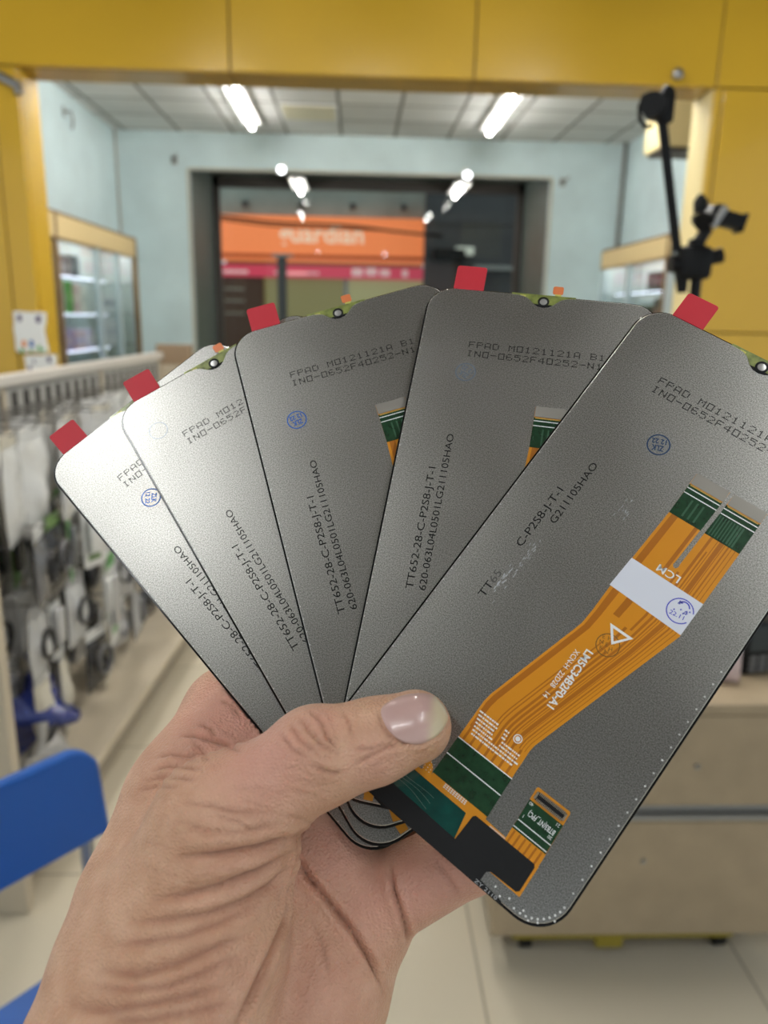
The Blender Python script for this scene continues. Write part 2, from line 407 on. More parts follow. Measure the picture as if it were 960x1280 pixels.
 ('bag', -0.227, 1.498, 0.42, 0.13, 0.196, ((0.4, 0.4, 0.4),
 (0.62, 0.62, 0.6),
 (0.13, 0.13, 0.135)), 'light grey pouch with white header, eighth from near end, bottom rack row, behind', 752, 0.12),
 ('bag', -0.21, 1.647, 0.42, 0.13, 0.173, ((0.02, 0.02, 0.022),
 (0.4, 0.4, 0.4),
 (0.13, 0.13, 0.135)), 'black pouch with light grey header, ninth from near end, bottom rack row, behind', 793, 0.11)]
CARTONS = [(-2.13, 5.62, 1.374, 0.16, 0.1, 0.21, (0.62, 0.62, 0.58),
 (0.55, 0.55, 0.5), 'white upright box on the upper shelf of the left cabinet, left of the green box'),
 (-2.12, 5.75, 1.374, 0.16, 0.09, 0.22, (0.16, 0.42, 0.1),
 (0.25, 0.5, 0.15), 'green upright box on the upper shelf of the left cabinet'),
 (-2.12, 5.9, 1.374, 0.16, 0.12, 0.21, (0.6, 0.42, 0.36),
 (0.7, 0.55, 0.45), 'tan box right of the green one on the upper shelf of the left cabinet'),
 (-2.12, 6.05, 1.374, 0.16, 0.11, 0.2, (0.64, 0.62, 0.52),
 (0.5, 0.5, 0.42), 'cream box nearest the pale post on the upper shelf of the left cabinet'),
 (-2.14, 6.95, 1.374, 0.16, 0.1, 0.17, (0.55, 0.58, 0.6),
 (0.3, 0.34, 0.38), 'pale grey box on the upper shelf at the far end of the left cabinet'),
 (-2.14, 5.18, 1.374, 0.16, 0.14, 0.12, (0.05, 0.06, 0.07),
 (0.1, 0.1, 0.12), 'black low box on the upper shelf at the near end of the left cabinet'),
 (-2.12, 5.62, 1.112, 0.18, 0.2, 0.15, (0.52, 0.42, 0.66),
 (0.66, 0.5, 0.62), 'lavender box on the middle shelf of the left cabinet'),
 (-2.12, 5.88, 1.112, 0.18, 0.22, 0.14, (0.66, 0.44, 0.5),
 (0.52, 0.42, 0.66), 'pink box beside the lavender one on the middle shelf of the left cabinet'),
 (-2.12, 6.1, 1.112, 0.18, 0.14, 0.15, (0.56, 0.5, 0.68),
 (0.7, 0.62, 0.7), 'pale violet box nearest the pale post on the middle shelf of the left cabinet'),
 (-2.14, 6.92, 1.112, 0.16, 0.14, 0.22, (0.66, 0.66, 0.68),
 (0.55, 0.55, 0.6), 'tall white box on the middle shelf at the far end of the left cabinet'),
 (-2.12, 5.72, 0.702, 0.2, 0.18, 0.24, (0.4, 0.4, 0.52),
 (0.3, 0.32, 0.5), 'grey violet box at the bottom of the left cabinet'),
 (-2.12, 5.96, 0.702, 0.2, 0.22, 0.27, (0.1, 0.16, 0.5),
 (0.3, 0.35, 0.62), 'blue box at the bottom of the left cabinet'),
 (-2.13, 6.6, 0.702, 0.2, 0.18, 0.22, (0.52, 0.42, 0.28),
 (0.4, 0.3, 0.2), 'tan box at the bottom of the left cabinet'),
 (-2.14, 6.98, 0.702, 0.2, 0.16, 0.25, (0.3, 0.42, 0.25),
 (0.5, 0.55, 0.4), 'pale green box at the bottom of the left cabinet, far end'),
 (-2.14, 5.15, 0.702, 0.2, 0.22, 0.3, (0.35, 0.37, 0.42),
 (0.25, 0.27, 0.32), 'grey box at the bottom of the left cabinet, near end'),
 (-2.14, 5.8, 1.634, 0.16, 0.16, 0.12, (0.3, 0.24, 0.24),
 (0.45, 0.4, 0.4), 'dark box on the top shelf of the left cabinet, left one'),
 (-2.14, 6.02, 1.634, 0.14, 0.1, 0.15, (0.04, 0.04, 0.04),
 (0.1, 0.1, 0.1), 'black box on the top shelf of the left cabinet, right one'),
 (2.46, 6.05, 1.374, 0.16, 0.12, 0.22, (0.3, 0.09, 0.05),
 (0.45, 0.2, 0.1), 'dark red box on the upper shelf of the right cabinet'),
 (2.46, 6.25, 1.374, 0.16, 0.14, 0.2, (0.06, 0.05, 0.05),
 (0.2, 0.1, 0.08), 'black box on the upper shelf of the right cabinet'),
 (2.46, 6.52, 1.374, 0.16, 0.16, 0.15, (0.06, 0.08, 0.07),
 (0.12, 0.14, 0.13), 'dark grey box beside the post on the upper shelf of the right cabinet'),
 (2.46, 7.0, 1.374, 0.16, 0.2, 0.1, (0.55, 0.58, 0.58),
 (0.4, 0.44, 0.44), 'pale grey box on the upper shelf at the far end of the right cabinet'),
 (2.46, 6.15, 1.112, 0.18, 0.26, 0.16, (0.62, 0.62, 0.72),
 (0.45, 0.45, 0.62), 'white box on the middle shelf of the right cabinet'),
 (2.46, 6.5, 1.112, 0.18, 0.2, 0.14, (0.4, 0.4, 0.58),
 (0.6, 0.6, 0.66), 'violet grey box on the middle shelf of the right cabinet'),
 (2.46, 6.08, 1.634, 0.16, 0.14, 0.14, (0.35, 0.14, 0.07),
 (0.5, 0.25, 0.12), 'brown box on the top shelf of the right cabinet, near end'),
 (2.46, 6.4, 1.634, 0.16, 0.18, 0.15, (0.05, 0.06, 0.055),
 (0.1, 0.1, 0.1), 'black box on the top shelf of the right cabinet, beside the post')]
PANEL_POSES = [[[0.73586, -0.66902, -0.10447, 0.03107], [0.3305, 0.48953, -0.80693, 0.17832], [0.591, 0.55926, 0.58134, 1.28531]], [[0.84157, -0.53069, -0.10066, 0.03428], [0.24436, 0.54023, -0.80526, 0.17371], [0.48172, 0.65308, 0.58432, 1.28414]], [[0.95749, -0.27125, -0.09819, 0.03493], [0.07904, 0.57405, -0.815, 0.16925], [0.27743, 0.77259, 0.57108, 1.28263]], [[0.96723, 0.19594, -0.16148, 0.02712], [-0.24307, 0.53078, -0.81191, 0.16248], [-0.07337, 0.82455, 0.56101, 1.27931]], [[0.76369, 0.60815, -0.21665, 0.01717], [-0.4889, 0.32565, -0.80928, 0.1591], [-0.42161, 0.72396, 0.54602, 1.27814]]]
HAND_FRAME = [[0.99923, 0.009992, 0.03795], [-0.034288, -0.248084, 0.968132], [0.019089, -0.968687, -0.24755]]
HAND_PRIMS = [('thumb', 6, [-58.5, 107.81, 180], 18, [-39.22, 73.53, 181], 14.5),
 ('thumb', 6, [-39.22, 73.53, 181], 14.5, [-15.63, 58.14, 183], 10.4),
 ('thumb', 4, [-17.06, 57.06, 182], 10.3, [-14.49, 58.52, 183], 10.3),
 ('thumb', 4, [-15.55, 57.82, 182], 10.2, [-2.87, 54.86, 183.5], 9.5),
 ('thumb', 4, [-2.87, 54.86, 183.5], 9.5, [7.52, 51.65, 185], 8.7),
 ('thenar', 8, [-34.88, 82.34, 186], 14, [-45.25, 103.7, 181], 21),
 ('thenar', 8, [-45.25, 103.7, 181], 21, [-52.32, 123.62, 172], 26),
 ('thenar', 8, [-59.15, 109.58, 182], 18, [-63.44, 125.78, 175], 20),
 ('palm', 10, [-7.58, 112.67, 208], 14, [-17.71, 128.12, 200], 16),
 ('palm', 10, [-17.71, 128.12, 200], 16, [-31.33, 148.83, 188], 24),
 ('palm', 10, [-17.67, 98.27, 212], 15, [-31.25, 127.08, 200], 20),
 ('palm', 10, [-31.25, 127.08, 200], 20, [-48.18, 146.46, 185], 30),
 ('palm', 8, [-20.25, 90.0, 216], 14, [-6.59, 106.6, 211], 14),
 ('palm', 10, [-44.73, 60.03, 226], 14.3, [-51.78, 78.65, 208], 16.5),
 ('palm', 10, [-51.78, 78.65, 208], 16.5, [-56.58, 99.02, 194], 18.5),
 ('palm', 10, [-56.58, 99.02, 194], 18.5, [-64.08, 128.92, 182], 20),
 ('palm', 10, [-34.69, 74.0, 222], 14, [-38.62, 103.0, 206], 18),
 ('palm', 8, [-42.75, 67.5, 216], 11, [-34.06, 69.26, 218], 11),
 ('palm', 10, [-48.18, 146.46, 185], 30, [-55.0, 160.0, 160], 31),
 ('pinky', 3, [-0.43, 103.86, 206], 11.3, [23.15, 89.22, 202], 9.8),
 ('pinky', 3, [23.15, 89.22, 202], 9.8, [46.38, 80.6, 212], 8.8),
 ('pinky', 3, [46.38, 80.6, 212], 8.8, [54.34, 72.84, 222], 7.6),
 ('ring', 3, [-9.25, 94.81, 222], 11.5, [28.75, 86.25, 230], 10),
 ('ring', 3, [28.75, 86.25, 230], 10, [58.0, 67.67, 232], 9),
 ('ring', 3, [58.0, 67.67, 232], 9, [62.39, 51.79, 226], 7.8),
 ('middle', 3, [-23.96, 82.66, 230], 12.5, [22.69, 68.06, 242], 10.5),
 ('middle', 3, [22.69, 68.06, 242], 10.5, [52.5, 47.5, 240], 9.2),
 ('middle', 3, [52.5, 47.5, 240], 9.2, [55.58, 31.42, 232], 8),
 ('index', 4, [-44.73, 60.03, 226], 14.2, [-10.25, 41.0, 246], 11),
 ('index', 3, [-10.25, 41.0, 246], 11, [23.44, 26.04, 250], 9.5),
 ('index', 3, [23.44, 26.04, 250], 9.5, [35.88, 12.81, 246], 8)]
HAND_SLABS = [([[0.73524, -0.67462, -0.06563], [-0.64713, -0.66987, -0.364], [0.2016, 0.3101, -0.92909]], [22.742, 67.174, 202.213]),
 ([[0.84174, -0.53634, -0.06181], [-0.51885, -0.77196, -0.36726], [0.14926, 0.34121, -0.92806]], [26.087, 69.476, 198.156]),
 ([[0.95934, -0.27597, -0.05927], [-0.27879, -0.89352, -0.35199], [0.04418, 0.3542, -0.93412]], [26.861, 72.057, 194.234]),
 ([[0.97342, 0.19333, -0.12281], [0.14104, -0.92845, -0.34364], [-0.18045, 0.31718, -0.93104]], [19.225, 76.873, 188.206]),
 ([[0.77182, 0.61033, -0.17831], [0.53733, -0.776, -0.33032], [-0.33997, 0.15913, -0.92687]], [9.375, 78.746, 184.844])]
HAND_BOX = ([-88.0, 2.81, 127.0], [72.19, 170.0, 261.5])
HAND_CREASES = [(2.21, 1.5, [[-20.18, 75.13, 177.95], [-22.63, 74.14, 173.34], [-25.25, 74.02, 170.86], [-27.87, 74.12, 168.96], [-30.38, 73.92, 167.46], [-32.92, 73.88, 166.33], [-35.49, 73.98, 165.53], [-38.33, 73.98, 165.01], [-41.27, 74.19, 164.99], [-44.34, 74.62, 165.43]]),
 (1.53, 1.5, [[-21.49, 79.58, 179.71], [-23.6, 79.04, 175.22], [-25.86, 79.28, 172.6], [-28.16, 79.83, 170.73], [-30.65, 80.16, 168.96], [-33.14, 80.6, 167.45], [-35.68, 81.24, 166.42], [-38.04, 81.59, 165.73], [-40.43, 82.04, 165.27], [-42.86, 82.59, 164.99], [-45.11, 82.78, 164.93], [-47.41, 83.06, 165.03], [-49.75, 83.42, 165.29]]),
 (1.36, 1.5, [[-22.2, 82.8, 179.47], [-23.41, 83.31, 177.39], [-24.66, 84.06, 175.91], [-25.9, 84.82, 174.48], [-27.51, 85.05, 172.52], [-29.12, 85.4, 170.85], [-30.73, 85.83, 169.39], [-33.18, 85.89, 167.67], [-35.66, 86.1, 166.31], [-38.15, 86.45, 165.22], [-41.12, 86.46, 164.39], [-44.14, 86.64, 163.86], [-47.23, 86.97, 163.65], [-49.51, 87.25, 163.74], [-51.85, 87.62, 164.01], [-54.26, 88.1, 164.5]]),
 (0.935, 1.5, [[-28.26, 87.53, 171.35], [-30.67, 87.75, 169.04], [-33.08, 88.15, 167.15], [-35.5, 88.68, 165.58], [-37.75, 88.99, 164.46], [-40.01, 89.38, 163.53], [-42.29, 89.87, 162.79], [-45.08, 90.08, 162.36], [-47.93, 90.43, 162.19], [-50.85, 90.93, 162.28], [-52.95, 91.3, 162.55], [-55.1, 91.76, 162.96], [-57.29, 92.26, 163.45]]),
 (1.36, 1.6, [[-30.35, 92.35, 167.27], [-32.34, 92.38, 165.68], [-34.33, 92.53, 164.34], [-36.34, 92.79, 163.2], [-38.75, 93.25, 162.04], [-41.19, 93.82, 161.12], [-43.65, 94.51, 160.41], [-46.17, 94.91, 159.97], [-48.71, 95.38, 159.65], [-51.31, 95.97, 159.53], [-54.15, 96.12, 160.15], [-57.09, 96.4, 160.99], [-60.13, 96.81, 162.04]]),
 (1.02, 1.6, [[-31.3, 95.54, 165.04], [-33.27, 95.69, 163.56], [-35.24, 95.96, 162.3], [-37.23, 96.33, 161.24], [-39.62, 96.79, 160.16], [-42.0, 97.27, 159.16], [-44.39, 97.84, 158.3], [-46.91, 97.88, 158.02], [-49.52, 98.11, 158.04], [-52.21, 98.48, 158.29], [-55.06, 98.7, 158.98], [-58.01, 99.02, 159.86], [-61.05, 99.47, 160.94]]),
 (1.53, 1.8, [[-33.99, 99.9, 161.64], [-36.14, 99.75, 160.32], [-38.29, 99.71, 159.21], [-40.46, 99.77, 158.26], [-43.27, 99.89, 157.41], [-46.15, 100.2, 156.89], [-49.08, 100.67, 156.62], [-51.24, 101.0, 156.63], [-53.44, 101.42, 156.78], [-55.7, 101.94, 157.07], [-59.13, 102.32, 158.16], [-62.7, 102.86, 159.5], [-66.47, 103.62, 161.2]]),
 (1.02, 1.6, [[-32.03, 103.37, 161.86], [-34.33, 102.93, 160.12], [-36.64, 102.66, 158.69], [-38.99, 102.6, 157.6], [-41.77, 102.52, 156.65], [-44.58, 102.6, 155.95], [-47.44, 102.83, 155.49], [-50.43, 102.83, 155.48], [-53.52, 103.01, 155.75], [-56.73, 103.4, 156.34]]),
 (0.6000000000000001, 0.7, [[-22.58, 69.07, 171.12], [-25.21, 69.25, 169.84], [-27.81, 69.44, 168.6], [-30.38, 69.67, 167.47], [-32.98, 69.32, 166.64], [-35.61, 69.09, 166.07], [-38.28, 68.97, 165.78], [-40.14, 68.35, 165.95], [-42.06, 67.82, 166.33], [-44.08, 67.42, 167.03]]),
 (0.6000000000000001, 0.7, [[-25.2, 66.43, 169.78], [-27.42, 66.16, 169.1], [-29.64, 65.93, 168.49], [-31.86, 65.73, 167.98], [-33.68, 65.2, 167.82], [-35.52, 64.73, 167.8], [-37.39, 64.32, 167.92], [-39.5, 64.15, 168.09], [-41.67, 64.06, 168.45], [-43.91, 64.05, 169.03]]),
 (0.5249999999999999, 0.63, [[-27.81, 70.83, 168.59], [-29.1, 69.66, 168.01], [-30.41, 68.58, 167.62], [-31.75, 67.57, 167.41], [-33.32, 67.02, 167.17], [-34.9, 66.51, 167.05], [-36.5, 66.05, 167.04]]),
 (2.53, 1.26, [[-19.59, 73.21, 175.98], [-20.51, 77.89, 182.41], [-20.81, 80.31, 183.34], [-21.01, 82.31, 183.31], [-21.47, 84.46, 182.51], [-22.09, 87.21, 183.03], [-22.52, 89.24, 182.04], [-22.74, 91.11, 180.78], [-22.93, 92.87, 179.38], [-23.12, 94.59, 177.97], [-23.84, 95.77, 175.22], [-24.6, 97.14, 172.94], [-25.38, 98.63, 170.99], [-26.37, 100.28, 169.01], [-27.37, 102.04, 167.33], [-28.37, 103.82, 165.77], [-29.33, 105.27, 164.13], [-30.27, 106.72, 162.55], [-31.25, 108.32, 161.28]]),
 (2.3, 0.9099999999999999, [[-21.1, 81.17, 182.11], [-21.67, 89.97, 197.36], [-20.41, 91.68, 196.74], [-19.15, 93.39, 196.15], [-17.32, 95.32, 195.61], [-15.5, 97.24, 195.1], [-13.68, 99.15, 194.59], [-11.88, 101.05, 194.08], [-10.08, 102.97, 193.61], [-8.3, 104.91, 193.22], [-6.72, 107.24, 192.83], [-5.16, 109.67, 192.64], [-3.6, 112.24, 192.7], [-2.52, 114.54, 192.79], [-1.45, 116.95, 193.06], [-0.38, 119.53, 193.6]]),
 (1.8399999999999999, 0.84, [[1.55, 91.78, 199.12], [1.79, 93.05, 197.54], [2.04, 94.47, 196.33], [2.29, 96.02, 195.43], [2.87, 97.47, 194.76], [3.46, 99.03, 194.34], [4.05, 100.72, 194.18], [4.6, 102.57, 194.34], [5.17, 104.64, 194.89], [5.75, 107.09, 196.13], [5.86, 108.49, 197.06], [5.98, 110.02, 198.2], [6.1, 111.71, 199.59]]),
 (0.575, 0.84, [[13.51, 88.51, 194.58], [14.44, 89.51, 193.77], [15.37, 90.61, 193.17], [16.32, 91.8, 192.8], [17.09, 93.23, 192.72], [17.89, 94.8, 192.94], [18.74, 96.59, 193.59]]),
 (0.45999999999999996, 1.0499999999999998, [[-18.2, 101.52, 192.36], [-17.16, 103.47, 191.63], [-16.12, 105.34, 190.81], [-15.08, 107.15, 189.91], [-14.42, 109.16, 188.72], [-13.76, 111.16, 187.58], [-13.11, 113.17, 186.51]]),
 (1.045, 0.5599999999999999, [[-17.14, 46.28, 179.06], [-16.09, 46.78, 177.53], [-15.1, 47.38, 176.4], [-14.13, 48.03, 175.53], [-13.7, 48.91, 174.53], [-13.28, 49.83, 173.72], [-12.88, 50.77, 173.05], [-11.9, 51.64, 172.73], [-10.92, 52.54, 172.53], [-9.95, 53.47, 172.42]]),
 (0.95, 0.5599999999999999, [[-19.38, 47.41, 177.18], [-18.5, 48.07, 175.66], [-17.67, 48.81, 174.5], [-16.88, 49.61, 173.59], [-15.84, 50.46, 172.87], [-14.84, 51.35, 172.34], [-13.84, 52.28, 171.96], [-12.54, 52.89, 171.94], [-11.24, 53.52, 172.03], [-9.94, 54.18, 172.19]]),
 (0.855, 0.5599999999999999, [[-21.72, 48.83, 176.48], [-20.72, 49.53, 174.86], [-19.78, 50.33, 173.65], [-18.89, 51.2, 172.7], [-17.59, 51.94, 171.99], [-16.33, 52.75, 171.49], [-15.08, 53.61, 171.2]]),
 (0.6649999999999999, 0.5599999999999999, [[-23.77, 50.78, 175.79], [-22.78, 51.41, 174.33], [-21.84, 52.14, 173.22], [-20.94, 52.92, 172.35], [-19.64, 53.49, 171.65], [-18.37, 54.12, 171.15], [-17.13, 54.79, 170.82]]),
 (0.6649999999999999, 0.55, [[-9.81, 46.36, 179.37], [-9.19, 46.97, 177.89], [-8.59, 47.65, 176.74], [-8.01, 48.38, 175.82], [-7.7, 49.37, 174.9], [-7.41, 50.39, 174.16], [-7.12, 51.46, 173.58]]),
 (0.95, 0.6400000000000001, [[-9.4, 58.54, 171.93], [-10.43, 58.34, 171.58], [-11.45, 58.14, 171.27], [-12.47, 57.96, 170.99], [-13.66, 57.35, 170.71], [-14.85, 56.77, 170.55], [-16.06, 56.25, 170.52]]),
 (0.6649999999999999, 0.5599999999999999, [[-6.83, 53.36, 172.9], [-5.6, 53.37, 172.95], [-4.38, 53.38, 172.99], [-3.15, 53.4, 173.04], [-2.1, 53.09, 173.18], [-1.05, 52.8, 173.38], [0.0, 52.53, 173.64]]),
 (0.76, 0.6400000000000001, [[-6.81, 56.91, 172.54], [-5.6, 56.27, 172.69], [-4.37, 55.6, 172.8], [-3.15, 54.93, 172.91], [-1.75, 54.29, 173.08], [-0.35, 53.68, 173.38], [1.06, 53.11, 173.81], [2.12, 53.04, 174.15], [3.18, 52.98, 174.54], [4.25, 52.92, 174.94]]),
 (0.855, 0.55, [[-1.35, 46.17, 177.57], [-1.07, 46.85, 176.76], [-0.8, 47.56, 176.07], [-0.53, 48.29, 175.5], [0.0, 49.06, 175.05], [0.53, 49.85, 174.71], [1.06, 50.66, 174.47], [2.12, 51.3, 174.54], [3.18, 51.97, 174.7], [4.25, 52.67, 174.97], [5.69, 52.82, 175.49], [7.13, 52.97, 175.99], [8.58, 53.1, 176.42], [10.02, 52.38, 176.7], [11.49, 51.74, 177.26], [13.0, 51.22, 178.25], [13.69, 50.34, 179.0], [14.41, 49.56, 180.12], [15.2, 48.96, 181.93]]),
 (1.2800000000000002, 0.8250000000000001, [[-54.09, 59.28, 203.63], [-52.86, 59.19, 203.3], [-51.65, 59.12, 203.08], [-50.47, 59.08, 202.95], [-49.05, 59.27, 202.6], [-47.67, 59.49, 202.38], [-46.31, 59.74, 202.28], [-44.57, 60.27, 202.13], [-42.87, 60.85, 202.17], [-41.2, 61.49, 202.39], [-36.08, 55.9, 182.29], [-34.53, 55.57, 179.58], [-33.21, 55.56, 177.93]]),
 (0.8, 0.675, [[-49.55, 56.85, 206.27], [-48.46, 57.09, 205.73], [-47.39, 57.35, 205.3], [-46.35, 57.64, 204.96], [-45.72, 58.22, 204.29], [-45.1, 58.82, 203.68], [-44.5, 59.42, 203.13]]),
 (0.8, 0.75, [[-59.05, 63.57, 199.06], [-57.63, 63.17, 198.68], [-56.26, 62.82, 198.47], [-54.94, 62.51, 198.39], [-53.13, 62.55, 197.91], [-51.38, 62.65, 197.64], [-49.69, 62.81, 197.56], [-49.05, 62.57, 197.98], [-48.41, 62.34, 198.42], [-47.78, 62.11, 198.89]]),
 (0.8, 0.75, [[-59.19, 66.11, 195.79], [-57.84, 65.59, 195.6], [-56.54, 65.11, 195.55], [-55.28, 64.68, 195.63], [-53.72, 64.67, 195.32], [-52.2, 64.7, 195.14], [-46.61, 59.52, 179.26], [-44.78, 59.06, 177.36], [-43.14, 58.81, 176.13], [-41.6, 58.68, 175.24]]),
 (0.7200000000000001, 0.75, [[-61.09, 68.53, 194.82], [-59.45, 67.97, 194.26], [-57.89, 67.48, 193.9], [-56.36, 67.04, 193.68], [-54.62, 66.92, 193.32], [-48.44, 61.17, 176.72], [-46.51, 60.61, 175.1], [-45.1, 60.43, 174.12], [-43.76, 60.33, 173.35], [-42.47, 60.27, 172.73]]),
 (0.6400000000000001, 0.75, [[-61.88, 70.38, 193.85], [-60.22, 69.78, 193.21], [-58.64, 69.27, 192.78], [-57.11, 68.81, 192.52], [-51.11, 63.47, 177.34], [-48.8, 62.52, 174.45], [-46.91, 62.05, 172.93]]),
 (0.6400000000000001, 0.675, [[-50.02, 60.26, 201.14], [-49.11, 60.73, 200.51], [-48.23, 61.22, 199.97], [-47.36, 61.74, 199.5], [-46.43, 62.61, 198.71], [-41.19, 57.46, 179.15], [-39.96, 57.68, 176.73]]),
 (0.6400000000000001, 0.8999999999999999, [[-45.67, 51.99, 212.57], [-44.4, 52.31, 212.23], [-43.16, 52.65, 212.02], [-41.94, 53.02, 211.91], [-40.99, 54.01, 211.11], [-40.04, 54.99, 210.28], [-39.09, 55.96, 209.47]]),
 (0.256, 0.5, [[-21.23, 68.21, 171.53], [-20.48, 68.39, 171.96], [-19.74, 68.6, 172.44], [-19.0, 68.83, 173.0], [-18.3, 69.66, 173.97], [-17.64, 70.66, 175.38], [-17.12, 72.37, 178.48]]),
 (0.256, 0.5, [[-25.27, 66.77, 169.74], [-24.0, 67.15, 170.2], [-22.74, 67.56, 170.73], [-21.48, 68.0, 171.35], [-20.25, 68.93, 172.29], [-19.05, 70.04, 173.65], [-17.93, 71.54, 175.99]]),
 (0.256, 0.5, [[-32.82, 68.56, 166.85], [-31.64, 68.81, 167.16], [-30.48, 69.09, 167.52], [-29.32, 69.39, 167.94], [-28.16, 70.15, 168.41], [-27.02, 70.98, 169.02], [-25.89, 71.88, 169.81]]),
 (0.256, 0.5, [[-38.68, 68.6, 165.87], [-37.33, 69.03, 165.84], [-36.0, 69.49, 165.9], [-34.69, 70.0, 166.06], [-33.39, 70.42, 166.33], [-32.11, 70.89, 166.69], [-30.85, 71.4, 167.15]]),
 (0.256, 0.5, [[-21.37, 61.59, 170.76], [-20.23, 61.73, 170.76], [-19.09, 61.89, 170.78], [-17.96, 62.05, 170.84], [-16.85, 62.63, 171.08], [-15.75, 63.27, 171.47], [-14.65, 63.96, 171.99]]),
 (0.256, 0.5, [[-54.2, 73.92, 171.82], [-52.54, 73.4, 170.22], [-51.03, 73.04, 169.01], [-49.6, 72.79, 168.05], [-48.22, 72.89, 167.19], [-46.89, 73.06, 166.51], [-45.62, 73.29, 165.97]]),
 (0.256, 0.5, [[-40.21, 77.01, 164.96], [-39.06, 77.3, 165.06], [-37.94, 77.64, 165.24], [-36.83, 78.03, 165.51], [-35.74, 78.62, 165.91], [-34.68, 79.27, 166.43], [-33.63, 79.97, 167.07]]),
 (0.256, 0.5, [[-45.89, 67.74, 167.66], [-44.76, 67.63, 167.2], [-43.65, 67.56, 166.83], [-42.58, 67.52, 166.56], [-41.49, 67.87, 166.22], [-40.43, 68.26, 165.99], [-39.39, 68.68, 165.83]]),
 (0.256, 0.5, [[-35.86, 76.15, 165.53], [-34.65, 76.5, 165.98], [-33.46, 76.9, 166.52], [-32.28, 77.36, 167.18], [-31.13, 78.38, 168.11], [-30.01, 79.47, 169.19], [-28.89, 80.65, 170.43]]),
 (0.256, 0.5, [[-23.31, 66.73, 170.42], [-21.99, 67.38, 170.99], [-20.68, 68.11, 171.76], [-19.4, 68.95, 172.81], [-18.14, 69.9, 174.28], [-16.98, 71.35, 176.96], [-17.81, 82.24, 202.92]]),
 (0.256, 0.5, [[-27.66, 68.79, 168.7], [-26.69, 69.35, 169.12], [-25.72, 69.94, 169.64], [-24.76, 70.57, 170.26], [-23.81, 71.07, 170.96], [-22.86, 71.63, 171.8], [-21.93, 72.27, 172.83]]),
 (0.256, 0.5, [[-21.0, 55.38, 171.38], [-19.53, 55.6, 170.94], [-18.09, 55.87, 170.65], [-16.66, 56.18, 170.52], [-15.25, 56.61, 170.52], [-13.86, 57.1, 170.68], [-12.47, 57.63, 170.99]]),
 (0.256, 0.5, [[-37.55, 69.94, 165.58], [-36.43, 70.35, 165.65], [-35.31, 70.78, 165.78], [-34.21, 71.24, 165.99], [-33.13, 71.63, 166.28], [-32.05, 72.05, 166.64], [-30.98, 72.51, 167.08]]),
 (0.256, 0.5, [[-36.15, 73.68, 165.37], [-35.18, 74.13, 165.61], [-34.22, 74.6, 165.93], [-33.27, 75.12, 166.31], [-32.33, 75.56, 166.76], [-31.39, 76.04, 167.3], [-30.48, 76.57, 167.93]]),
 (0.256, 0.5, [[-23.13, 61.35, 170.75], [-21.89, 61.75, 170.75], [-20.65, 62.16, 170.79], [-19.41, 62.6, 170.89], [-18.18, 62.96, 171.06], [-16.96, 63.35, 171.31], [-15.74, 63.79, 171.69]]),
 (0.256, 0.5, [[-29.08, 64.94, 168.94], [-28.18, 65.13, 169.11], [-27.28, 65.33, 169.3], [-26.38, 65.54, 169.51], [-25.48, 66.01, 169.72], [-24.59, 66.51, 169.98], [-23.7, 67.04, 170.3]]),
 (0.256, 0.5, [[-30.22, 60.99, 170.59], [-28.67, 61.19, 170.53], [-27.12, 61.41, 170.5], [-25.57, 61.63, 170.5], [-24.02, 62.27, 170.49], [-22.49, 62.96, 170.63], [-20.98, 63.7, 170.89]]),
 (0.256, 0.5, [[-22.77, 58.8, 171.13], [-21.13, 59.07, 170.79], [-19.51, 59.39, 170.56], [-17.91, 59.74, 170.47], [-16.33, 60.28, 170.57], [-14.77, 60.89, 170.88], [-13.21, 61.58, 171.41]]),
 (0.256, 0.5, [[-36.17, 69.01, 166.0], [-34.91, 69.35, 166.14], [-33.67, 69.73, 166.36], [-32.44, 70.15, 166.66], [-31.22, 70.74, 167.04], [-30.02, 71.38, 167.51], [-28.83, 72.07, 168.11]]),
 (0.256, 0.5, [[-42.89, 68.43, 166.29], [-41.64, 68.67, 165.95], [-40.43, 68.97, 165.74], [-39.24, 69.3, 165.63], [-38.08, 69.57, 165.62], [-36.93, 69.86, 165.68], [-35.8, 70.17, 165.79]]),
 (0.256, 0.5, [[-32.9, 61.14, 170.38], [-31.4, 61.46, 170.23], [-29.92, 61.8, 170.13], [-28.44, 62.16, 170.09], [-26.98, 62.6, 170.08], [-25.52, 63.07, 170.13], [-24.07, 63.57, 170.27]]),
 (0.256, 0.5, [[-22.96, 57.13, 171.56], [-21.49, 57.11, 171.12], [-20.05, 57.11, 170.77], [-18.62, 57.16, 170.53], [-17.2, 57.77, 170.39], [-15.8, 58.44, 170.42], [-14.42, 59.18, 170.65]]),
 (0.256, 0.5, [[-31.62, 63.2, 169.18], [-30.68, 63.51, 169.17], [-29.75, 63.84, 169.19], [-28.83, 64.18, 169.25], [-27.91, 64.43, 169.37], [-27.0, 64.69, 169.51], [-26.09, 64.96, 169.67]]),
 (0.256, 0.5, [[-50.23, 78.08, 167.01], [-48.57, 77.97, 166.33], [-46.96, 77.93, 165.8], [-45.39, 77.95, 165.42], [-43.87, 78.44, 165.16], [-42.39, 79.0, 165.06], [-40.96, 79.64, 165.12]]),
 (0.256, 0.5, [[-46.15, 80.64, 165.36], [-45.02, 80.85, 165.2], [-43.92, 81.1, 165.12], [-42.83, 81.38, 165.09], [-41.76, 81.71, 165.13], [-40.71, 82.08, 165.23], [-39.66, 82.47, 165.39]]),
 (0.256, 0.5, [[-53.42, 78.06, 168.91], [-52.31, 77.97, 168.19], [-51.25, 77.92, 167.58], [-50.21, 77.9, 167.04], [-49.2, 77.94, 166.58], [-48.21, 78.01, 166.19], [-47.25, 78.11, 165.87]])]
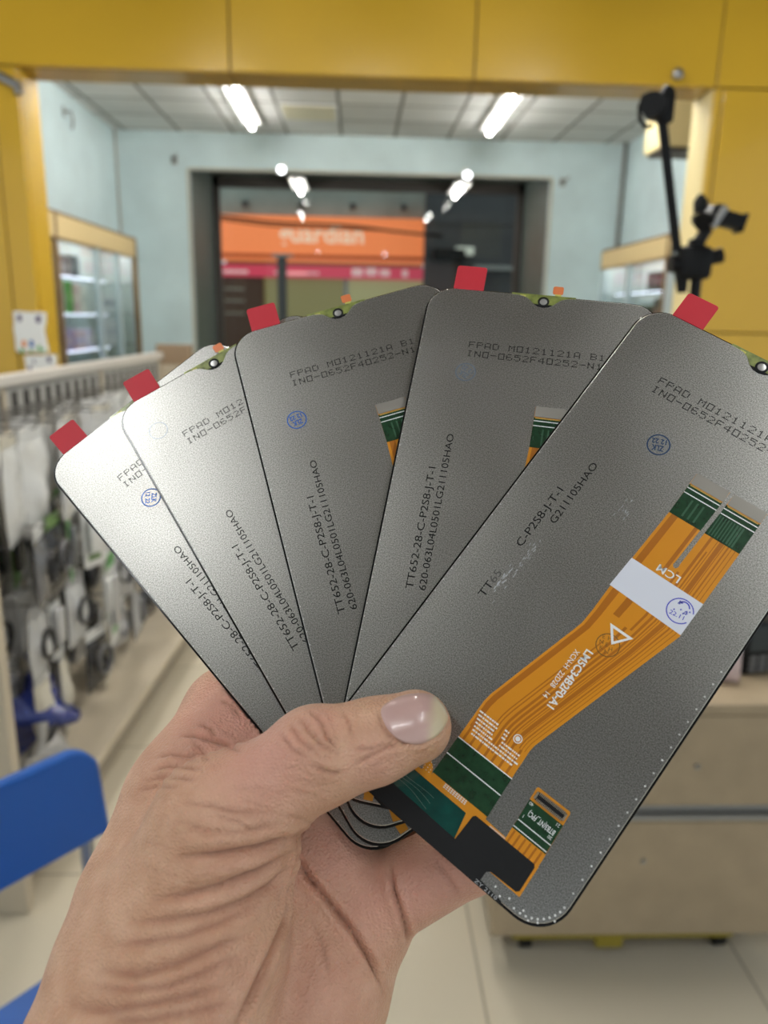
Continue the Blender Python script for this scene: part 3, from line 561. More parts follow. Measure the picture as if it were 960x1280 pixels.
HAND_PINK = [([-38.96, 57.35, 207.77], 22, 0.9),
 ([-27.24, 55.38, 174.32], 14, 0.8),
 ([-12.52, 87.63, 200.3], 16, 0.75),
 ([8.09, 95.0, 194.05], 14, 0.8),
 ([-2.04, 98.01, 196.02], 16, 0.7),
 ([16.07, 92.41, 192.86], 14, 0.8),
 ([-15.35, 115.1, 184.16], 18, 0.45),
 ([-28.25, 76.8, 169.49], 14, 0.3),
 ([-14.67, 47.66, 175.99], 7, 0.55),
 ([-1.8, 56.84, 173.22], 8, 0.5),
 ([-32.15, 101.52, 162.44], 12, 0.25),
 ([-24.0, 84.91, 177.2], 8, 0.3)]
HAND_ORIGIN = [-39.41, 87.4, 164.51]
NAIL_CENTRE = [7.0, 47.34, 176.82]
NAIL_GRID = [[[5.12, 46.88, 177.02], [5.09, 47.06, 176.88], [5.14, 47.27, 176.73], [5.23, 47.47, 176.6], [5.33, 47.66, 176.49], [5.43, 47.82, 176.4], [5.55, 47.97, 176.33], [5.68, 48.11, 176.27], [5.83, 48.23, 176.23], [5.98, 48.34, 176.19], [6.15, 48.44, 176.17], [6.32, 48.52, 176.15], [6.51, 48.58, 176.15], [6.72, 48.63, 176.16], [6.94, 48.66, 176.17], [7.16, 48.67, 176.19], [7.39, 48.64, 176.22], [7.62, 48.59, 176.27], [7.85, 48.49, 176.32], [8.07, 48.38, 176.38], [8.27, 48.25, 176.45], [8.45, 48.1, 176.53], [8.6, 47.94, 176.62], [8.74, 47.78, 176.72], [8.84, 47.61, 176.82], [8.91, 47.45, 176.92], [8.96, 47.28, 177.01], [8.97, 47.12, 177.11], [8.95, 46.98, 177.2], [8.89, 46.84, 177.27], [8.8, 46.71, 177.34], [8.68, 46.59, 177.4], [8.55, 46.49, 177.45], [8.41, 46.4, 177.5], [8.26, 46.32, 177.54], [8.09, 46.25, 177.57], [7.91, 46.2, 177.6], [7.71, 46.17, 177.61], [7.49, 46.15, 177.62], [7.27, 46.15, 177.63], [7.03, 46.17, 177.63], [6.78, 46.19, 177.63], [6.52, 46.23, 177.6], [6.26, 46.28, 177.56], [6.01, 46.36, 177.49], [5.75, 46.46, 177.4], [5.49, 46.59, 177.29], [5.26, 46.73, 177.16]], [[3.23, 46.43, 177.23], [3.17, 46.77, 176.88], [3.28, 47.17, 176.54], [3.47, 47.58, 176.25], [3.67, 47.95, 176.03], [3.87, 48.27, 175.86], [4.11, 48.58, 175.73], [4.38, 48.86, 175.64], [4.66, 49.11, 175.59], [4.97, 49.34, 175.56], [5.3, 49.54, 175.55], [5.66, 49.71, 175.57], [6.04, 49.85, 175.61], [6.45, 49.96, 175.67], [6.89, 50.03, 175.74], [7.34, 50.06, 175.81], [7.79, 50.02, 175.89], [8.24, 49.9, 175.99], [8.71, 49.71, 176.08], [9.15, 49.48, 176.21], [9.55, 49.23, 176.36], [9.91, 48.96, 176.55], [10.22, 48.64, 176.76], [10.5, 48.32, 176.99], [10.71, 48.0, 177.23], [10.86, 47.68, 177.46], [10.95, 47.36, 177.69], [10.98, 47.05, 177.91], [10.95, 46.75, 178.1], [10.83, 46.48, 178.25], [10.64, 46.21, 178.37], [10.4, 45.97, 178.47], [10.14, 45.75, 178.55], [9.86, 45.56, 178.62], [9.55, 45.4, 178.68], [9.21, 45.26, 178.72], [8.84, 45.15, 178.74], [8.44, 45.07, 178.74], [8.01, 45.03, 178.73], [7.55, 45.02, 178.72], [7.07, 45.05, 178.71], [6.57, 45.11, 178.7], [6.05, 45.19, 178.68], [5.52, 45.3, 178.6], [5.02, 45.45, 178.45], [4.5, 45.64, 178.22], [3.97, 45.88, 177.92], [3.51, 46.14, 177.58]], [[1.72, 46.08, 177.43], [1.64, 46.54, 176.88], [1.79, 47.09, 176.36], [2.06, 47.65, 175.93], [2.34, 48.16, 175.61], [2.62, 48.62, 175.38], [2.96, 49.05, 175.22], [3.33, 49.44, 175.11], [3.74, 49.8, 175.06], [4.17, 50.13, 175.06], [4.63, 50.42, 175.09], [5.13, 50.68, 175.17], [5.66, 50.88, 175.27], [6.24, 51.05, 175.39], [6.85, 51.17, 175.54], [7.49, 51.22, 175.68], [8.11, 51.17, 175.81], [8.75, 51.0, 175.94], [9.4, 50.74, 176.08], [10.03, 50.43, 176.29], [10.59, 50.09, 176.53], [11.09, 49.71, 176.82], [11.54, 49.29, 177.17], [11.93, 48.84, 177.55], [12.23, 48.41, 177.94], [12.45, 47.99, 178.33], [12.59, 47.55, 178.72], [12.64, 47.12, 179.08], [12.59, 46.72, 179.39], [12.43, 46.33, 179.61], [12.16, 45.95, 179.76], [11.82, 45.6, 179.87], [11.45, 45.29, 179.95], [11.06, 45.01, 180.02], [10.62, 44.76, 180.05], [10.14, 44.56, 180.06], [9.62, 44.39, 180.04], [9.05, 44.27, 180.0], [8.43, 44.2, 179.94], [7.79, 44.18, 179.89], [7.12, 44.21, 179.85], [6.42, 44.29, 179.84], [5.68, 44.41, 179.83], [4.93, 44.57, 179.72], [4.23, 44.78, 179.47], [3.49, 45.03, 179.08], [2.75, 45.34, 178.57], [2.11, 45.69, 178.0]], [[0.58, 45.82, 177.64], [0.49, 46.38, 176.92], [0.68, 47.03, 176.25], [1.01, 47.7, 175.7], [1.35, 48.33, 175.3], [1.7, 48.88, 175.02], [2.1, 49.4, 174.83], [2.56, 49.88, 174.73], [3.05, 50.32, 174.68], [3.57, 50.73, 174.7], [4.13, 51.09, 174.77], [4.74, 51.41, 174.9], [5.38, 51.67, 175.06], [6.08, 51.88, 175.26], [6.83, 52.05, 175.48], [7.6, 52.12, 175.69], [8.36, 52.07, 175.87], [9.14, 51.87, 176.03], [9.93, 51.55, 176.22], [10.7, 51.18, 176.49], [11.38, 50.78, 176.82], [11.99, 50.33, 177.22], [12.55, 49.83, 177.7], [13.03, 49.32, 178.24], [13.41, 48.82, 178.8], [13.69, 48.32, 179.37], [13.87, 47.82, 179.96], [13.94, 47.32, 180.53], [13.9, 46.85, 181.0], [13.7, 46.39, 181.32], [13.37, 45.92, 181.48], [12.95, 45.48, 181.55], [12.49, 45.08, 181.59], [12.01, 44.72, 181.61], [11.47, 44.4, 181.58], [10.88, 44.13, 181.52], [10.23, 43.91, 181.42], [9.53, 43.75, 181.29], [8.77, 43.64, 181.15], [7.98, 43.61, 181.04], [7.16, 43.64, 180.95], [6.3, 43.73, 180.93], [5.4, 43.89, 180.96], [4.49, 44.08, 180.83], [3.63, 44.32, 180.47], [2.74, 44.61, 179.9], [1.83, 44.96, 179.17], [1.06, 45.37, 178.39]], [[-0.1, 45.68, 177.79], [-0.2, 46.29, 176.96], [0.01, 47.0, 176.2], [0.38, 47.74, 175.58], [0.76, 48.43, 175.13], [1.14, 49.04, 174.82], [1.59, 49.61, 174.62], [2.09, 50.14, 174.5], [2.64, 50.64, 174.47], [3.21, 51.09, 174.5], [3.83, 51.5, 174.6], [4.5, 51.85, 174.75], [5.21, 52.15, 174.96], [5.99, 52.39, 175.21], [6.82, 52.58, 175.48], [7.67, 52.67, 175.74], [8.52, 52.62, 175.96], [9.37, 52.4, 176.14], [10.25, 52.06, 176.35], [11.1, 51.65, 176.67], [11.86, 51.22, 177.07], [12.54, 50.73, 177.55], [13.17, 50.2, 178.13], [13.71, 49.64, 178.81], [14.14, 49.12, 179.53], [14.46, 48.6, 180.29], [14.67, 48.08, 181.11], [14.78, 47.59, 181.95], [14.75, 47.13, 182.72], [14.54, 46.64, 183.21], [14.17, 46.11, 183.35], [13.69, 45.58, 183.31], [13.17, 45.1, 183.22], [12.62, 44.68, 183.12], [12.01, 44.29, 182.98], [11.35, 43.96, 182.79], [10.62, 43.69, 182.56], [9.84, 43.48, 182.31], [8.99, 43.35, 182.08], [8.1, 43.3, 181.9], [7.2, 43.32, 181.77], [6.24, 43.43, 181.74], [5.24, 43.61, 181.8], [4.23, 43.82, 181.66], [3.27, 44.08, 181.21], [2.28, 44.38, 180.48], [1.27, 44.75, 179.59], [0.42, 45.18, 178.66]], [[-0.56, 45.62, 178.02], [-0.66, 46.26, 177.11], [-0.44, 47.01, 176.28], [-0.04, 47.8, 175.61], [0.36, 48.53, 175.13], [0.77, 49.17, 174.8], [1.25, 49.78, 174.58], [1.79, 50.35, 174.47], [2.36, 50.88, 174.43], [2.98, 51.36, 174.48], [3.64, 51.8, 174.59], [4.35, 52.18, 174.77], [5.1, 52.5, 175.01], [5.93, 52.77, 175.29], [6.81, 52.98, 175.61], [7.72, 53.08, 175.91], [8.62, 53.03, 176.15], [9.54, 52.8, 176.34], [10.47, 52.43, 176.58], [11.38, 52.01, 176.94], [12.2, 51.55, 177.39], [12.92, 51.05, 177.93], [13.59, 50.49, 178.6], [14.18, 49.92, 179.39], [14.65, 49.38, 180.26], [15.0, 48.88, 181.23], [15.26, 48.4, 182.4], [15.44, 48.08, 184.09], [19.49, 60.17, 233.87], [19.22, 59.55, 234.68], [18.78, 59.02, 235.65], [18.22, 58.59, 236.79], [17.61, 58.29, 238.13], [13.17, 45.1, 186.0], [12.44, 44.42, 184.73], [11.7, 43.98, 184.19], [10.91, 43.64, 183.73], [10.06, 43.38, 183.31], [9.15, 43.22, 182.97], [8.2, 43.14, 182.71], [7.23, 43.16, 182.53], [6.2, 43.27, 182.49], [5.14, 43.47, 182.58], [4.06, 43.7, 182.44], [3.03, 43.96, 181.9], [1.98, 44.27, 181.04], [0.9, 44.64, 180.02], [-0.0, 45.09, 178.98]], [[-0.79, 45.8, 178.95], [-0.89, 46.45, 178.0], [-0.66, 47.23, 177.14], [-0.25, 48.04, 176.44], [0.17, 48.8, 175.94], [0.59, 49.47, 175.6], [1.09, 50.1, 175.37], [1.64, 50.69, 175.25], [2.24, 51.23, 175.22], [2.87, 51.73, 175.27], [3.56, 52.19, 175.39], [4.29, 52.59, 175.59], [5.07, 52.92, 175.84], [5.93, 53.2, 176.14], [6.84, 53.42, 176.47], [7.79, 53.53, 176.79], [8.72, 53.48, 177.06], [9.66, 53.24, 177.25], [10.63, 52.86, 177.5], [11.57, 52.43, 177.88], [12.42, 51.96, 178.36], [13.17, 51.44, 178.94], [13.87, 50.87, 179.66], [14.48, 50.29, 180.52], [14.97, 49.76, 181.5], [15.35, 49.27, 182.64], [15.66, 48.88, 184.27], [19.93, 61.06, 233.99], [19.87, 60.32, 234.72], [19.59, 59.67, 235.55], [19.13, 59.12, 236.54], [18.56, 58.68, 237.72], [17.93, 58.37, 239.12], [17.29, 58.24, 240.96], [17.43, 61.27, 255.71], [11.97, 44.33, 186.33], [11.12, 43.85, 185.35], [10.22, 43.55, 184.75], [9.27, 43.36, 184.3], [8.28, 43.27, 183.98], [7.27, 43.28, 183.77], [6.22, 43.39, 183.72], [5.11, 43.61, 183.84], [3.99, 43.85, 183.69], [2.93, 44.1, 183.09], [1.83, 44.41, 182.15], [0.72, 44.79, 181.05], [-0.22, 45.25, 179.96]]]
NAIL_SHAPE = (7, 48)
NAIL_ZONE = [[0.0, 0.0], [0.0, 0.0], [0.0, 0.0], [0.0, 0.0], [0.0, 0.0], [0.0, 0.0], [0.0, 0.0], [0.0, 0.0], [0.0, 0.0], [0.0, 0.0], [0.0, 0.0], [0.0, 0.0], [0.0, 0.0], [0.0, 0.0], [0.0, 0.0], [0.0, 0.0], [0.0, 0.0], [0.0, 0.0], [0.0, 0.0], [0.0, 0.0], [0.0, 0.0], [0.0, 0.0], [0.0, 0.0], [0.0, 0.0], [0.0, 0.0], [0.0, 0.0], [0.0, 0.0], [0.0, 0.0], [0.0, 0.0], [0.0, 0.0], [0.0, 0.0], [0.0, 0.0], [0.0, 0.0], [0.0, 0.0], [0.0, 0.0], [0.0, 0.0], [0.0, 0.0], [0.0, 0.0], [0.0, 0.0], [0.0, 0.0], [0.0, 0.0], [0.0, 0.0], [0.0, 0.0], [0.0, 0.0], [0.0, 0.0], [0.0, 0.0], [0.0, 0.0], [0.0, 0.0], [0.0, 0.0], [0.0, 0.0], [0.0, 0.0], [0.0, 0.0], [0.0, 0.0], [0.0, 0.0], [0.0, 0.0], [0.0, 0.0], [0.0, 0.0], [0.0, 0.0], [0.0, 0.0], [0.0, 0.0], [0.0, 0.0], [0.0, 0.0], [0.0, 0.0], [0.0, 0.0], [0.0, 0.0], [0.0, 0.0], [0.0, 0.0], [0.0, 0.0], [0.0, 0.0], [0.0, 0.0], [0.07, 0.0], [0.22, 0.0], [0.33, 0.0], [0.42, 0.0], [0.47, 0.0], [0.49, 0.0], [0.48, 0.0], [0.44, 0.0], [0.36, 0.0], [0.23, 0.0], [0.09, 0.0], [0.0, 0.0], [0.0, 0.0], [0.0, 0.0], [0.0, 0.0], [0.0, 0.0], [0.0, 0.0], [0.0, 0.0], [0.0, 0.0], [0.0, 0.0], [0.0, 0.0], [0.0, 0.0], [0.0, 0.0], [0.0, 0.0], [0.0, 0.0], [0.0, 0.0], [0.0, 0.0], [0.0, 0.17], [0.0, 0.17], [0.0, 0.11], [0.0, 0.02], [0.0, 0.0], [0.0, 0.0], [0.0, 0.0], [0.0, 0.0], [0.0, 0.0], [0.0, 0.0], [0.0, 0.0], [0.0, 0.0], [0.0, 0.0], [0.0, 0.0], [0.0, 0.0], [0.0, 0.0], [0.0, 0.0], [0.0, 0.0], [0.0, 0.0], [0.23, 0.0], [0.5, 0.0], [0.74, 0.0], [0.94, 0.0], [1.0, 0.0], [1.0, 0.0], [1.0, 0.0], [1.0, 0.0], [1.0, 0.0], [1.0, 0.0], [1.0, 0.0], [0.97, 0.0], [0.76, 0.0], [0.55, 0.0], [0.32, 0.0], [0.07, 0.0], [0.0, 0.0], [0.0, 0.0], [0.0, 0.0], [0.0, 0.0], [0.0, 0.0], [0.0, 0.0], [0.0, 0.0], [0.0, 0.0], [0.0, 0.0], [0.0, 0.0], [0.0, 0.0], [0.0, 0.0], [0.0, 0.08], [0.0, 0.48], [0.0, 0.48], [0.0, 0.41], [0.0, 0.3], [0.0, 0.18], [0.0, 0.07], [0.0, 0.0], [0.0, 0.0], [0.0, 0.0], [0.0, 0.0], [0.0, 0.0], [0.0, 0.0], [0.0, 0.0], [0.0, 0.0], [0.0, 0.0], [0.0, 0.0], [0.0, 0.0], [0.0, 0.0], [0.24, 0.0], [0.62, 0.0], [0.95, 0.0], [1.0, 0.0], [1.0, 0.0], [1.0, 0.0], [1.0, 0.0], [1.0, 0.0], [1.0, 0.0], [1.0, 0.0], [1.0, 0.0], [1.0, 0.0], [1.0, 0.0], [1.0, 0.0], [1.0, 0.0], [0.73, 0.0], [0.43, 0.0], [0.11, 0.0], [0.0, 0.0], [0.0, 0.0], [0.0, 0.0], [0.0, 0.0], [0.0, 0.0], [0.0, 0.0], [0.0, 0.0], [0.0, 0.0], [0.0, 0.0], [0.0, 0.0], [0.0, 0.18], [0.0, 0.37], [0.0, 0.5], [0.0, 0.5], [0.0, 0.5], [0.0, 0.47], [0.0, 0.34], [0.0, 0.22], [0.0, 0.08], [0.0, 0.0], [0.0, 0.0], [0.0, 0.0], [0.0, 0.0], [0.0, 0.0], [0.0, 0.0], [0.0, 0.0], [0.0, 0.0], [0.0, 0.0], [0.0, 0.0], [0.0, 0.0], [0.43, 0.0], [0.86, 0.0], [1.0, 0.0], [1.0, 0.0], [1.0, 0.0], [1.0, 0.0], [1.0, 0.0], [1.0, 0.0], [1.0, 0.0], [1.0, 0.0], [1.0, 0.0], [1.0, 0.0], [1.0, 0.0], [1.0, 0.0], [1.0, 0.0], [0.98, 0.0], [0.65, 0.0], [0.29, 0.0], [0.0, 0.0], [0.0, 0.0], [0.0, 0.0], [0.0, 0.0], [0.0, 0.0], [0.0, 0.0], [0.0, 0.0], [0.0, 0.0], [0.0, 0.0], [0.0, 0.09], [0.0, 0.34], [0.0, 0.5], [0.0, 0.5], [0.0, 0.5], [0.0, 0.5], [0.0, 0.5], [0.0, 0.45], [0.0, 0.31], [0.0, 0.17], [0.0, 0.0], [0.0, 0.0], [0.0, 0.0], [0.0, 0.0], [0.0, 0.0], [0.0, 0.0], [0.0, 0.0], [0.0, 0.0], [0.0, 0.0], [0.0, 0.0], [0.09, 0.0], [0.56, 0.0], [1.0, 0.0], [1.0, 0.0], [1.0, 0.0], [1.0, 0.0], [1.0, 0.0], [1.0, 0.0], [1.0, 0.0], [1.0, 0.0], [1.0, 0.0], [1.0, 0.0], [1.0, 0.0], [1.0, 0.0], [1.0, 0.0], [1.0, 0.0], [1.0, 0.0], [0.79, 0.0], [0.41, 0.0], [0.0, 0.0], [0.0, 0.0], [0.0, 0.0], [0.0, 0.0], [0.0, 0.0], [0.0, 0.0], [0.0, 0.0], [0.0, 0.0], [0.0, 0.0], [0.0, 0.18], [0.0, 0.45], [0.0, 0.5], [0.0, 0.5], [0.0, 0.5], [0.0, 0.5], [0.0, 0.5], [0.0, 0.5], [0.0, 0.36], [0.0, 0.21], [0.0, 0.04], [0.0, 0.0], [0.0, 0.0], [0.0, 0.0], [0.0, 0.0], [0.0, 0.0], [0.0, 0.0], [0.0, 0.0], [0.0, 0.0], [0.0, 0.0], [0.14, 0.0], [0.63, 0.0], [1.0, 0.0], [1.0, 0.0], [1.0, 0.0], [1.0, 0.0], [1.0, 0.0], [1.0, 0.0], [1.0, 0.0], [1.0, 0.0], [1.0, 0.0], [1.0, 0.0], [1.0, 0.0], [1.0, 0.0], [1.0, 0.0], [1.0, 0.0], [1.0, 0.0], [0.86, 0.0], [0.47, 0.0], [0.05, 0.0], [0.0, 0.0], [0.0, 0.0], [0.0, 0.0], [0.0, 0.0], [0.0, 0.0], [0.0, 0.0], [0.0, 0.0], [0.0, 0.0], [0.0, 0.22], [0.0, 0.5], [0.0, 0.5]]

# ------------------------------------------------------------------ the room
M_wall = mat('pale_blue_paint', (.58, .70, .72), .6, var=(2.2, .10))
M_floor = grid_mat('floor_tiles', (.58, .52, .40), (.30, .26, .19), .6, .6, .283, 1.70, .003, .28, .06)
M_ceil = grid_mat('ceiling_tiles', (.70, .70, .68), (.20, .19, .17), .525, .55, -.694, 7.07, .015, .75, .22)
M_yellow = mat('yellow_panel', (.57, .35, .024), .30, coat=.25, var=(1.3, .05))
M_seam = mat('panel_seam', (.10, .06, .02), .7)
M_cream = mat('cream_paint', (.72, .60, .30), .5)
M_dkgreen = mat('dark_green_grey_steel', (.078, .098, .088), .45, var=(6, .2))
M_dk = mat('dark_brown_frame', (.05, .043, .038), .45)
M_black = mat('black_plastic', (.006, .006, .0065), .45, spec=.2)
M_steel = mat('grey_steel', (.32, .32, .31), .35, .8)
M_white = mat('white_plastic', (.78, .78, .76), .4)
M_beige = mat('beige_metal_shelf', (.50, .43, .32), .45, var=(5, .08))

XL, XR, YF, ZC = -2.383, 2.688, 8.25, 3.105
YB, ZB = 4.2, 2.54                                   # beam plane, beam underside
struct('floor', MB().box((-4.5, -3.6, -.05), (4.5, 9.62, 0), M_floor))
struct('ceiling', MB().box((XL, YB+.2, ZC), (XR, YF+.1, ZC+.05), M_ceil))
struct('ceiling.001', MB().box((-3.5, -3.6, 2.95), (3.5, YB+.02, 3.0), mat('brown_ceiling', (.125, .105, .080), .8)))
struct('wall_left', MB().box((XL-.1, YB+.25, 0), (XL, YF, ZC), M_wall))
struct('wall_right', MB().box((XR, YB+.25, 0), (XR+.1, YF, ZC), M_wall))
DX0, DX1, DZ = -1.68, 1.95, 2.77
struct('wall_far', MB().box((XL, YF, 0), (DX0, YF+.1, ZC), M_wall).box((DX1, YF, 0), (XR, YF+.1, ZC), M_wall).box((DX0, YF, DZ), (DX1, YF+.1, ZC), M_wall))
# recess behind the opening, door frame and panes
struct('wall_recess', MB().box((DX0-.1, YF+.1, 0), (DX0, 9.6, 3.0), M_dkgreen).box((DX1, YF+.1, 0), (DX1+.1, 9.6, 3.0), M_dkgreen)
       .box((DX0-.1, YF+.1, 2.92), (DX1+.1, 9.6, 3.02), M_dkgreen))
struct('trim_1', MB().box((DX0-.015, YF-.012, 0), (DX0+.008, YF+.02, DZ), mat('cream_edge', (.5, .48, .4), .5)).box((DX0, YF-.012, DZ-.008), (DX1, YF+.02, DZ+.012), MATS['cream_edge'])
       .box((DX1-.008, YF-.012, 0), (DX1+.012, YF+.02, DZ), MATS['cream_edge']))
dr = MB()
dr = MB()
for x in (DX0+.04, DX1-.04): dr.box((x-.04, 9.56, 0), (x+.04, 9.62, 2.92), M_dk, .004)
dr.box((DX0, 9.56, 2.80), (DX1, 9.62, 2.92), M_dk, .004).box((DX0, 9.56, 0), (DX1, 9.62, .12), M_dk, .004)
door = struct('door_1', dr)
gl = bpy.data.materials.new('door_glass'); gl.use_nodes = True
nt = gl.node_tree; nt.nodes.clear()
o_ = nt.nodes.new('ShaderNodeOutputMaterial'); mx = nt.nodes.new('ShaderNodeMixShader'); tr = nt.nodes.new('ShaderNodeBsdfTransparent'); gs = nt.nodes.new('ShaderNodeBsdfGlossy')
gs.inputs['Roughness'].default_value = .01; tr.inputs['Color'].default_value = (.86, .90, .88, 1); mx.inputs[0].default_value = .015
nt.links.new(tr.outputs[0], mx.inputs[1]); nt.links.new(gs.outputs[0], mx.inputs[2]); nt.links.new(mx.outputs[0], o_.inputs[0])
MB().box((DX0+.07, 9.585, .1), (DX1-.07, 9.591, 2.81), gl).build('glass_pane', door)

# yellow portal: fascia beam and two pillars, clad in 1.2 m panels
def panels(rects, back, name, seamz=None):
    mb = MB()
    for (x0, z0, x1, z1) in rects:
        mb.box((x0+.004, YB, z0+.004), (x1-.004, YB+.03, z1-.004), M_yellow, .003)
    for (x0, z0, x1, z1) in back: mb.box((x0, YB+.012, z0), (x1, YB+.25, z1), M_seam)
    return mb
b_ = panels([(-1.834, ZB, -.632, 3.2), (-.632, ZB, .57, 3.2), (.57, ZB, 1.79, 3.2), (1.79, ZB, 2.99, 3.2), (-3.03, ZB, -1.834, 3.2)], [(-3.03, ZB+.012, 2.99, 3.2)], 'beam')
for x0, x1, k in ((-1.66, -.632, 0), (-.632, .57, 1), (.57, 1.79, 2)): b_.box((x0+.003, YB+.03, ZB), (x1-.003, YB+.25, ZB+.012), mat('yellow_underside_shade', (.36, .22, .03), .35, coat=.3))  # darker yellow paints the shade of the beam underside
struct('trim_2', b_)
b_ = panels([(-1.785, 0, -1.66, ZB), (-2.98, 0, -1.785, ZB)], [(-2.98, 0, -1.672, ZB)], 'pl').box((-1.672, YB+.03, 0), (-1.66, YB+.25, ZB), M_yellow)
struct('trim_3', b_)
b_ = panels([(1.785, 0, 1.828, ZB), (1.828, 0, 2.99, 1.345), (1.828, 1.345, 2.99, ZB)], [(1.797, 0, 2.99, ZB)], 'pr').box((1.785, YB+.03, 0), (1.797, YB+.25, ZB), M_cream)
struct('trim_4', b_)
# cream boxed header on the right and cable pipes in the corners
struct('trim_5', MB().box((1.82, 4.95, 2.42), (XR, 5.25, 2.98), M_cream, .005).box((1.84, 4.97, 2.40), (XR, 5.23, 2.421), M_dk))
struct('trim_6', MB().tube([(XR-.03, YF-.03, 0), (XR-.03, YF-.03, ZC)], .022, mat('grey_pipe', (.22, .23, .22), .5)), 60)
struct('trim_7', MB().tube([(XL+.012, YF-.012, 0), (XL+.012, YF-.012, ZC)], .012, mat('pale_pipe', (.42, .42, .38), .5)), 60)

# wall hooks
def hook(loc, label, axis):
    t = thing('wall_bracket', label, 'bracket', loc)
    mb = MB()
    if axis == 'y': mb.box((-.03, -.006, -.04), (.03, 0, .04), M_steel, .002).tube([(0, 0, 0), (0, -.05, 0), (.03, -.07, .02), (.05, -.07, .05)], .008, M_steel)
    else: mb.box((0, -.03, -.04), (.006, .03, .04), M_steel, .002).tube([(0, 0, 0), (.06, 0, 0), (.07, 0, -.06), (.05, .03, -.12)], .009, M_steel)
    mb.build('bracket_body', t, 40)
hook((-1.81, YF, 2.846), 'small grey bracket on the pale blue wall above the left corner of the doorway', 'y')
hook((2.056, YF, 2.735), 'small grey bracket on the pale blue wall right of the dark doorway', 'y')
hook((XL, 6.9, 2.95), 'small grey hook high on the left blue wall under the ceiling', 'x')
k_ = thing('round_knob', 'small round grey knob fixed near the lower right of the yellow beam', 'knob', (1.572, YB, 2.585))
MB().tube([(0, 0, 0), (0, -.012, 0), (0, -.03, 0), (0, -.05, 0), (0, -.062, 0)], [.012, .012, .024, .026, .012], M_steel, 16).build('knob_body', k_, 50)
p_ = thing('pipe_bracket', 'dark metal pipe elbow where the yellow beam meets the left pillar', 'bracket', (-1.70, YB-.022, 2.46))
MB().tube([(-.25, 0, .10), (-.10, 0, .06), (-.01, 0, .015), (.045, 0, -.01), (.05, 0, -.05)], .022, M_steel, 12).build('pipe', p_, 50)

# ------------------------------------------------------------------ lamps
M_tube = mat('lit_tube', (1, 1, 1), .3, emit=(1., .98, .93), estr=TUBE)
M_tube2 = mat('lit_tube_near', (1, 1, 1), .3, emit=(1., .97, .91), estr=TUBE_NEAR)
M_tube3 = mat('lit_tube_rear', (1, 1, 1), .3, emit=(.95, .985, 1.), estr=TUBE_REAR)
M_tube4 = mat('added_unseen_tube', (1, 1, 1), .3, emit=(1., .98, .94), estr=TUBE_ADDED)
def lamp(x, y0, y1, z, label, m=None, r=.021):
    t = thing('ceiling_light', label, 'ceiling light', (x, (y0+y1)/2, z), 'tube lights on the ceiling'); h = (y1-y0)/2
    MB().box((-.085, -h, -.03), (.085, h, 0), M_white, .004).build('batten', t)
    MB().tube([(0, -h+.02, -.057), (0, h-.02, -.057)], r, m or M_tube, 12).build('tube', t, 40)
    for q in (-h, h-.03): MB().box((-.02, q, -.08), (.02, q+.03, -.03), M_white, .003).build('end_holder', t)
lamp(-.975, 6.45, 7.75, ZC, 'lit tube light on the far ceiling, left one of the pair')
lamp(1.205, 6.40, 7.72, ZC, 'lit tube light on the far ceiling, right one of the pair')
lamp(-.975, 4.5, 5.8, ZC, 'added unseen tube light on the far ceiling behind the beam, left one', M_tube4)  # unseen pair added to brighten the far half without glare
lamp(1.205, 4.5, 5.8, ZC, 'added unseen tube light on the far ceiling behind the beam, right one', M_tube4)
def spot(x, z, label):
    t = thing('spotlight', label, 'spotlight', (x, YF-.12, z), 'small spotlights over the doorway')
    MB().box((-.012, .02, .03), (.012, .12, .055), M_white, .003).box((-.03, .11, .01), (.03, .121, .09), M_white, .003).tube([(0, .03, .02), (0, -.05, -.0)], .04, M_white, 16).build('housing', t, 40)
    MB().tube([(0, -.05, 0), (0, -.058, 0)], .036, mat('lit_spot', (1, 1, 1), .3, emit=(.95, .97, 1.), estr=4.), 16).build('lens', t, 40)
spot(-.745, 2.755, 'small lit spotlight on the lintel over the doorway, left one'); spot(1.07, 2.75, 'small lit spotlight on the lintel over the doorway, right one')
lamp(-.65, 8.66, 9.46, 2.80, 'added tube in the doorway recess for the lamp glint in the glass, left one', M_tube, .018)  # recess tubes stand in for the lamp reflections in the door glass
lamp(1.115, 8.66, 9.46, 2.80, 'added tube in the doorway recess for the lamp glint in the glass, right one', M_tube, .018)
t = thing('ceiling_panel_light', 'unlit yellowed square panel light set in the ceiling grid', 'ceiling light', (-.43, 7.345, ZC))
MB().box((-.25, -.26, -.012), (.25, .26, 0), M_white, .004).build('frame', t)
MB().box((-.225, -.235, -.016), (.225, .235, -.011), mat('yellowed_diffuser', (.72, .66, .46), .4), .002).build('diffuser', t)
# ceiling tubes over the near half of the shop, where the photographer stands
for nm, x, y0, y1 in NEAR_TUBES:
    lamp(x, y0, y1, 2.95, nm, M_tube3 if y0 < 0 else M_tube2)
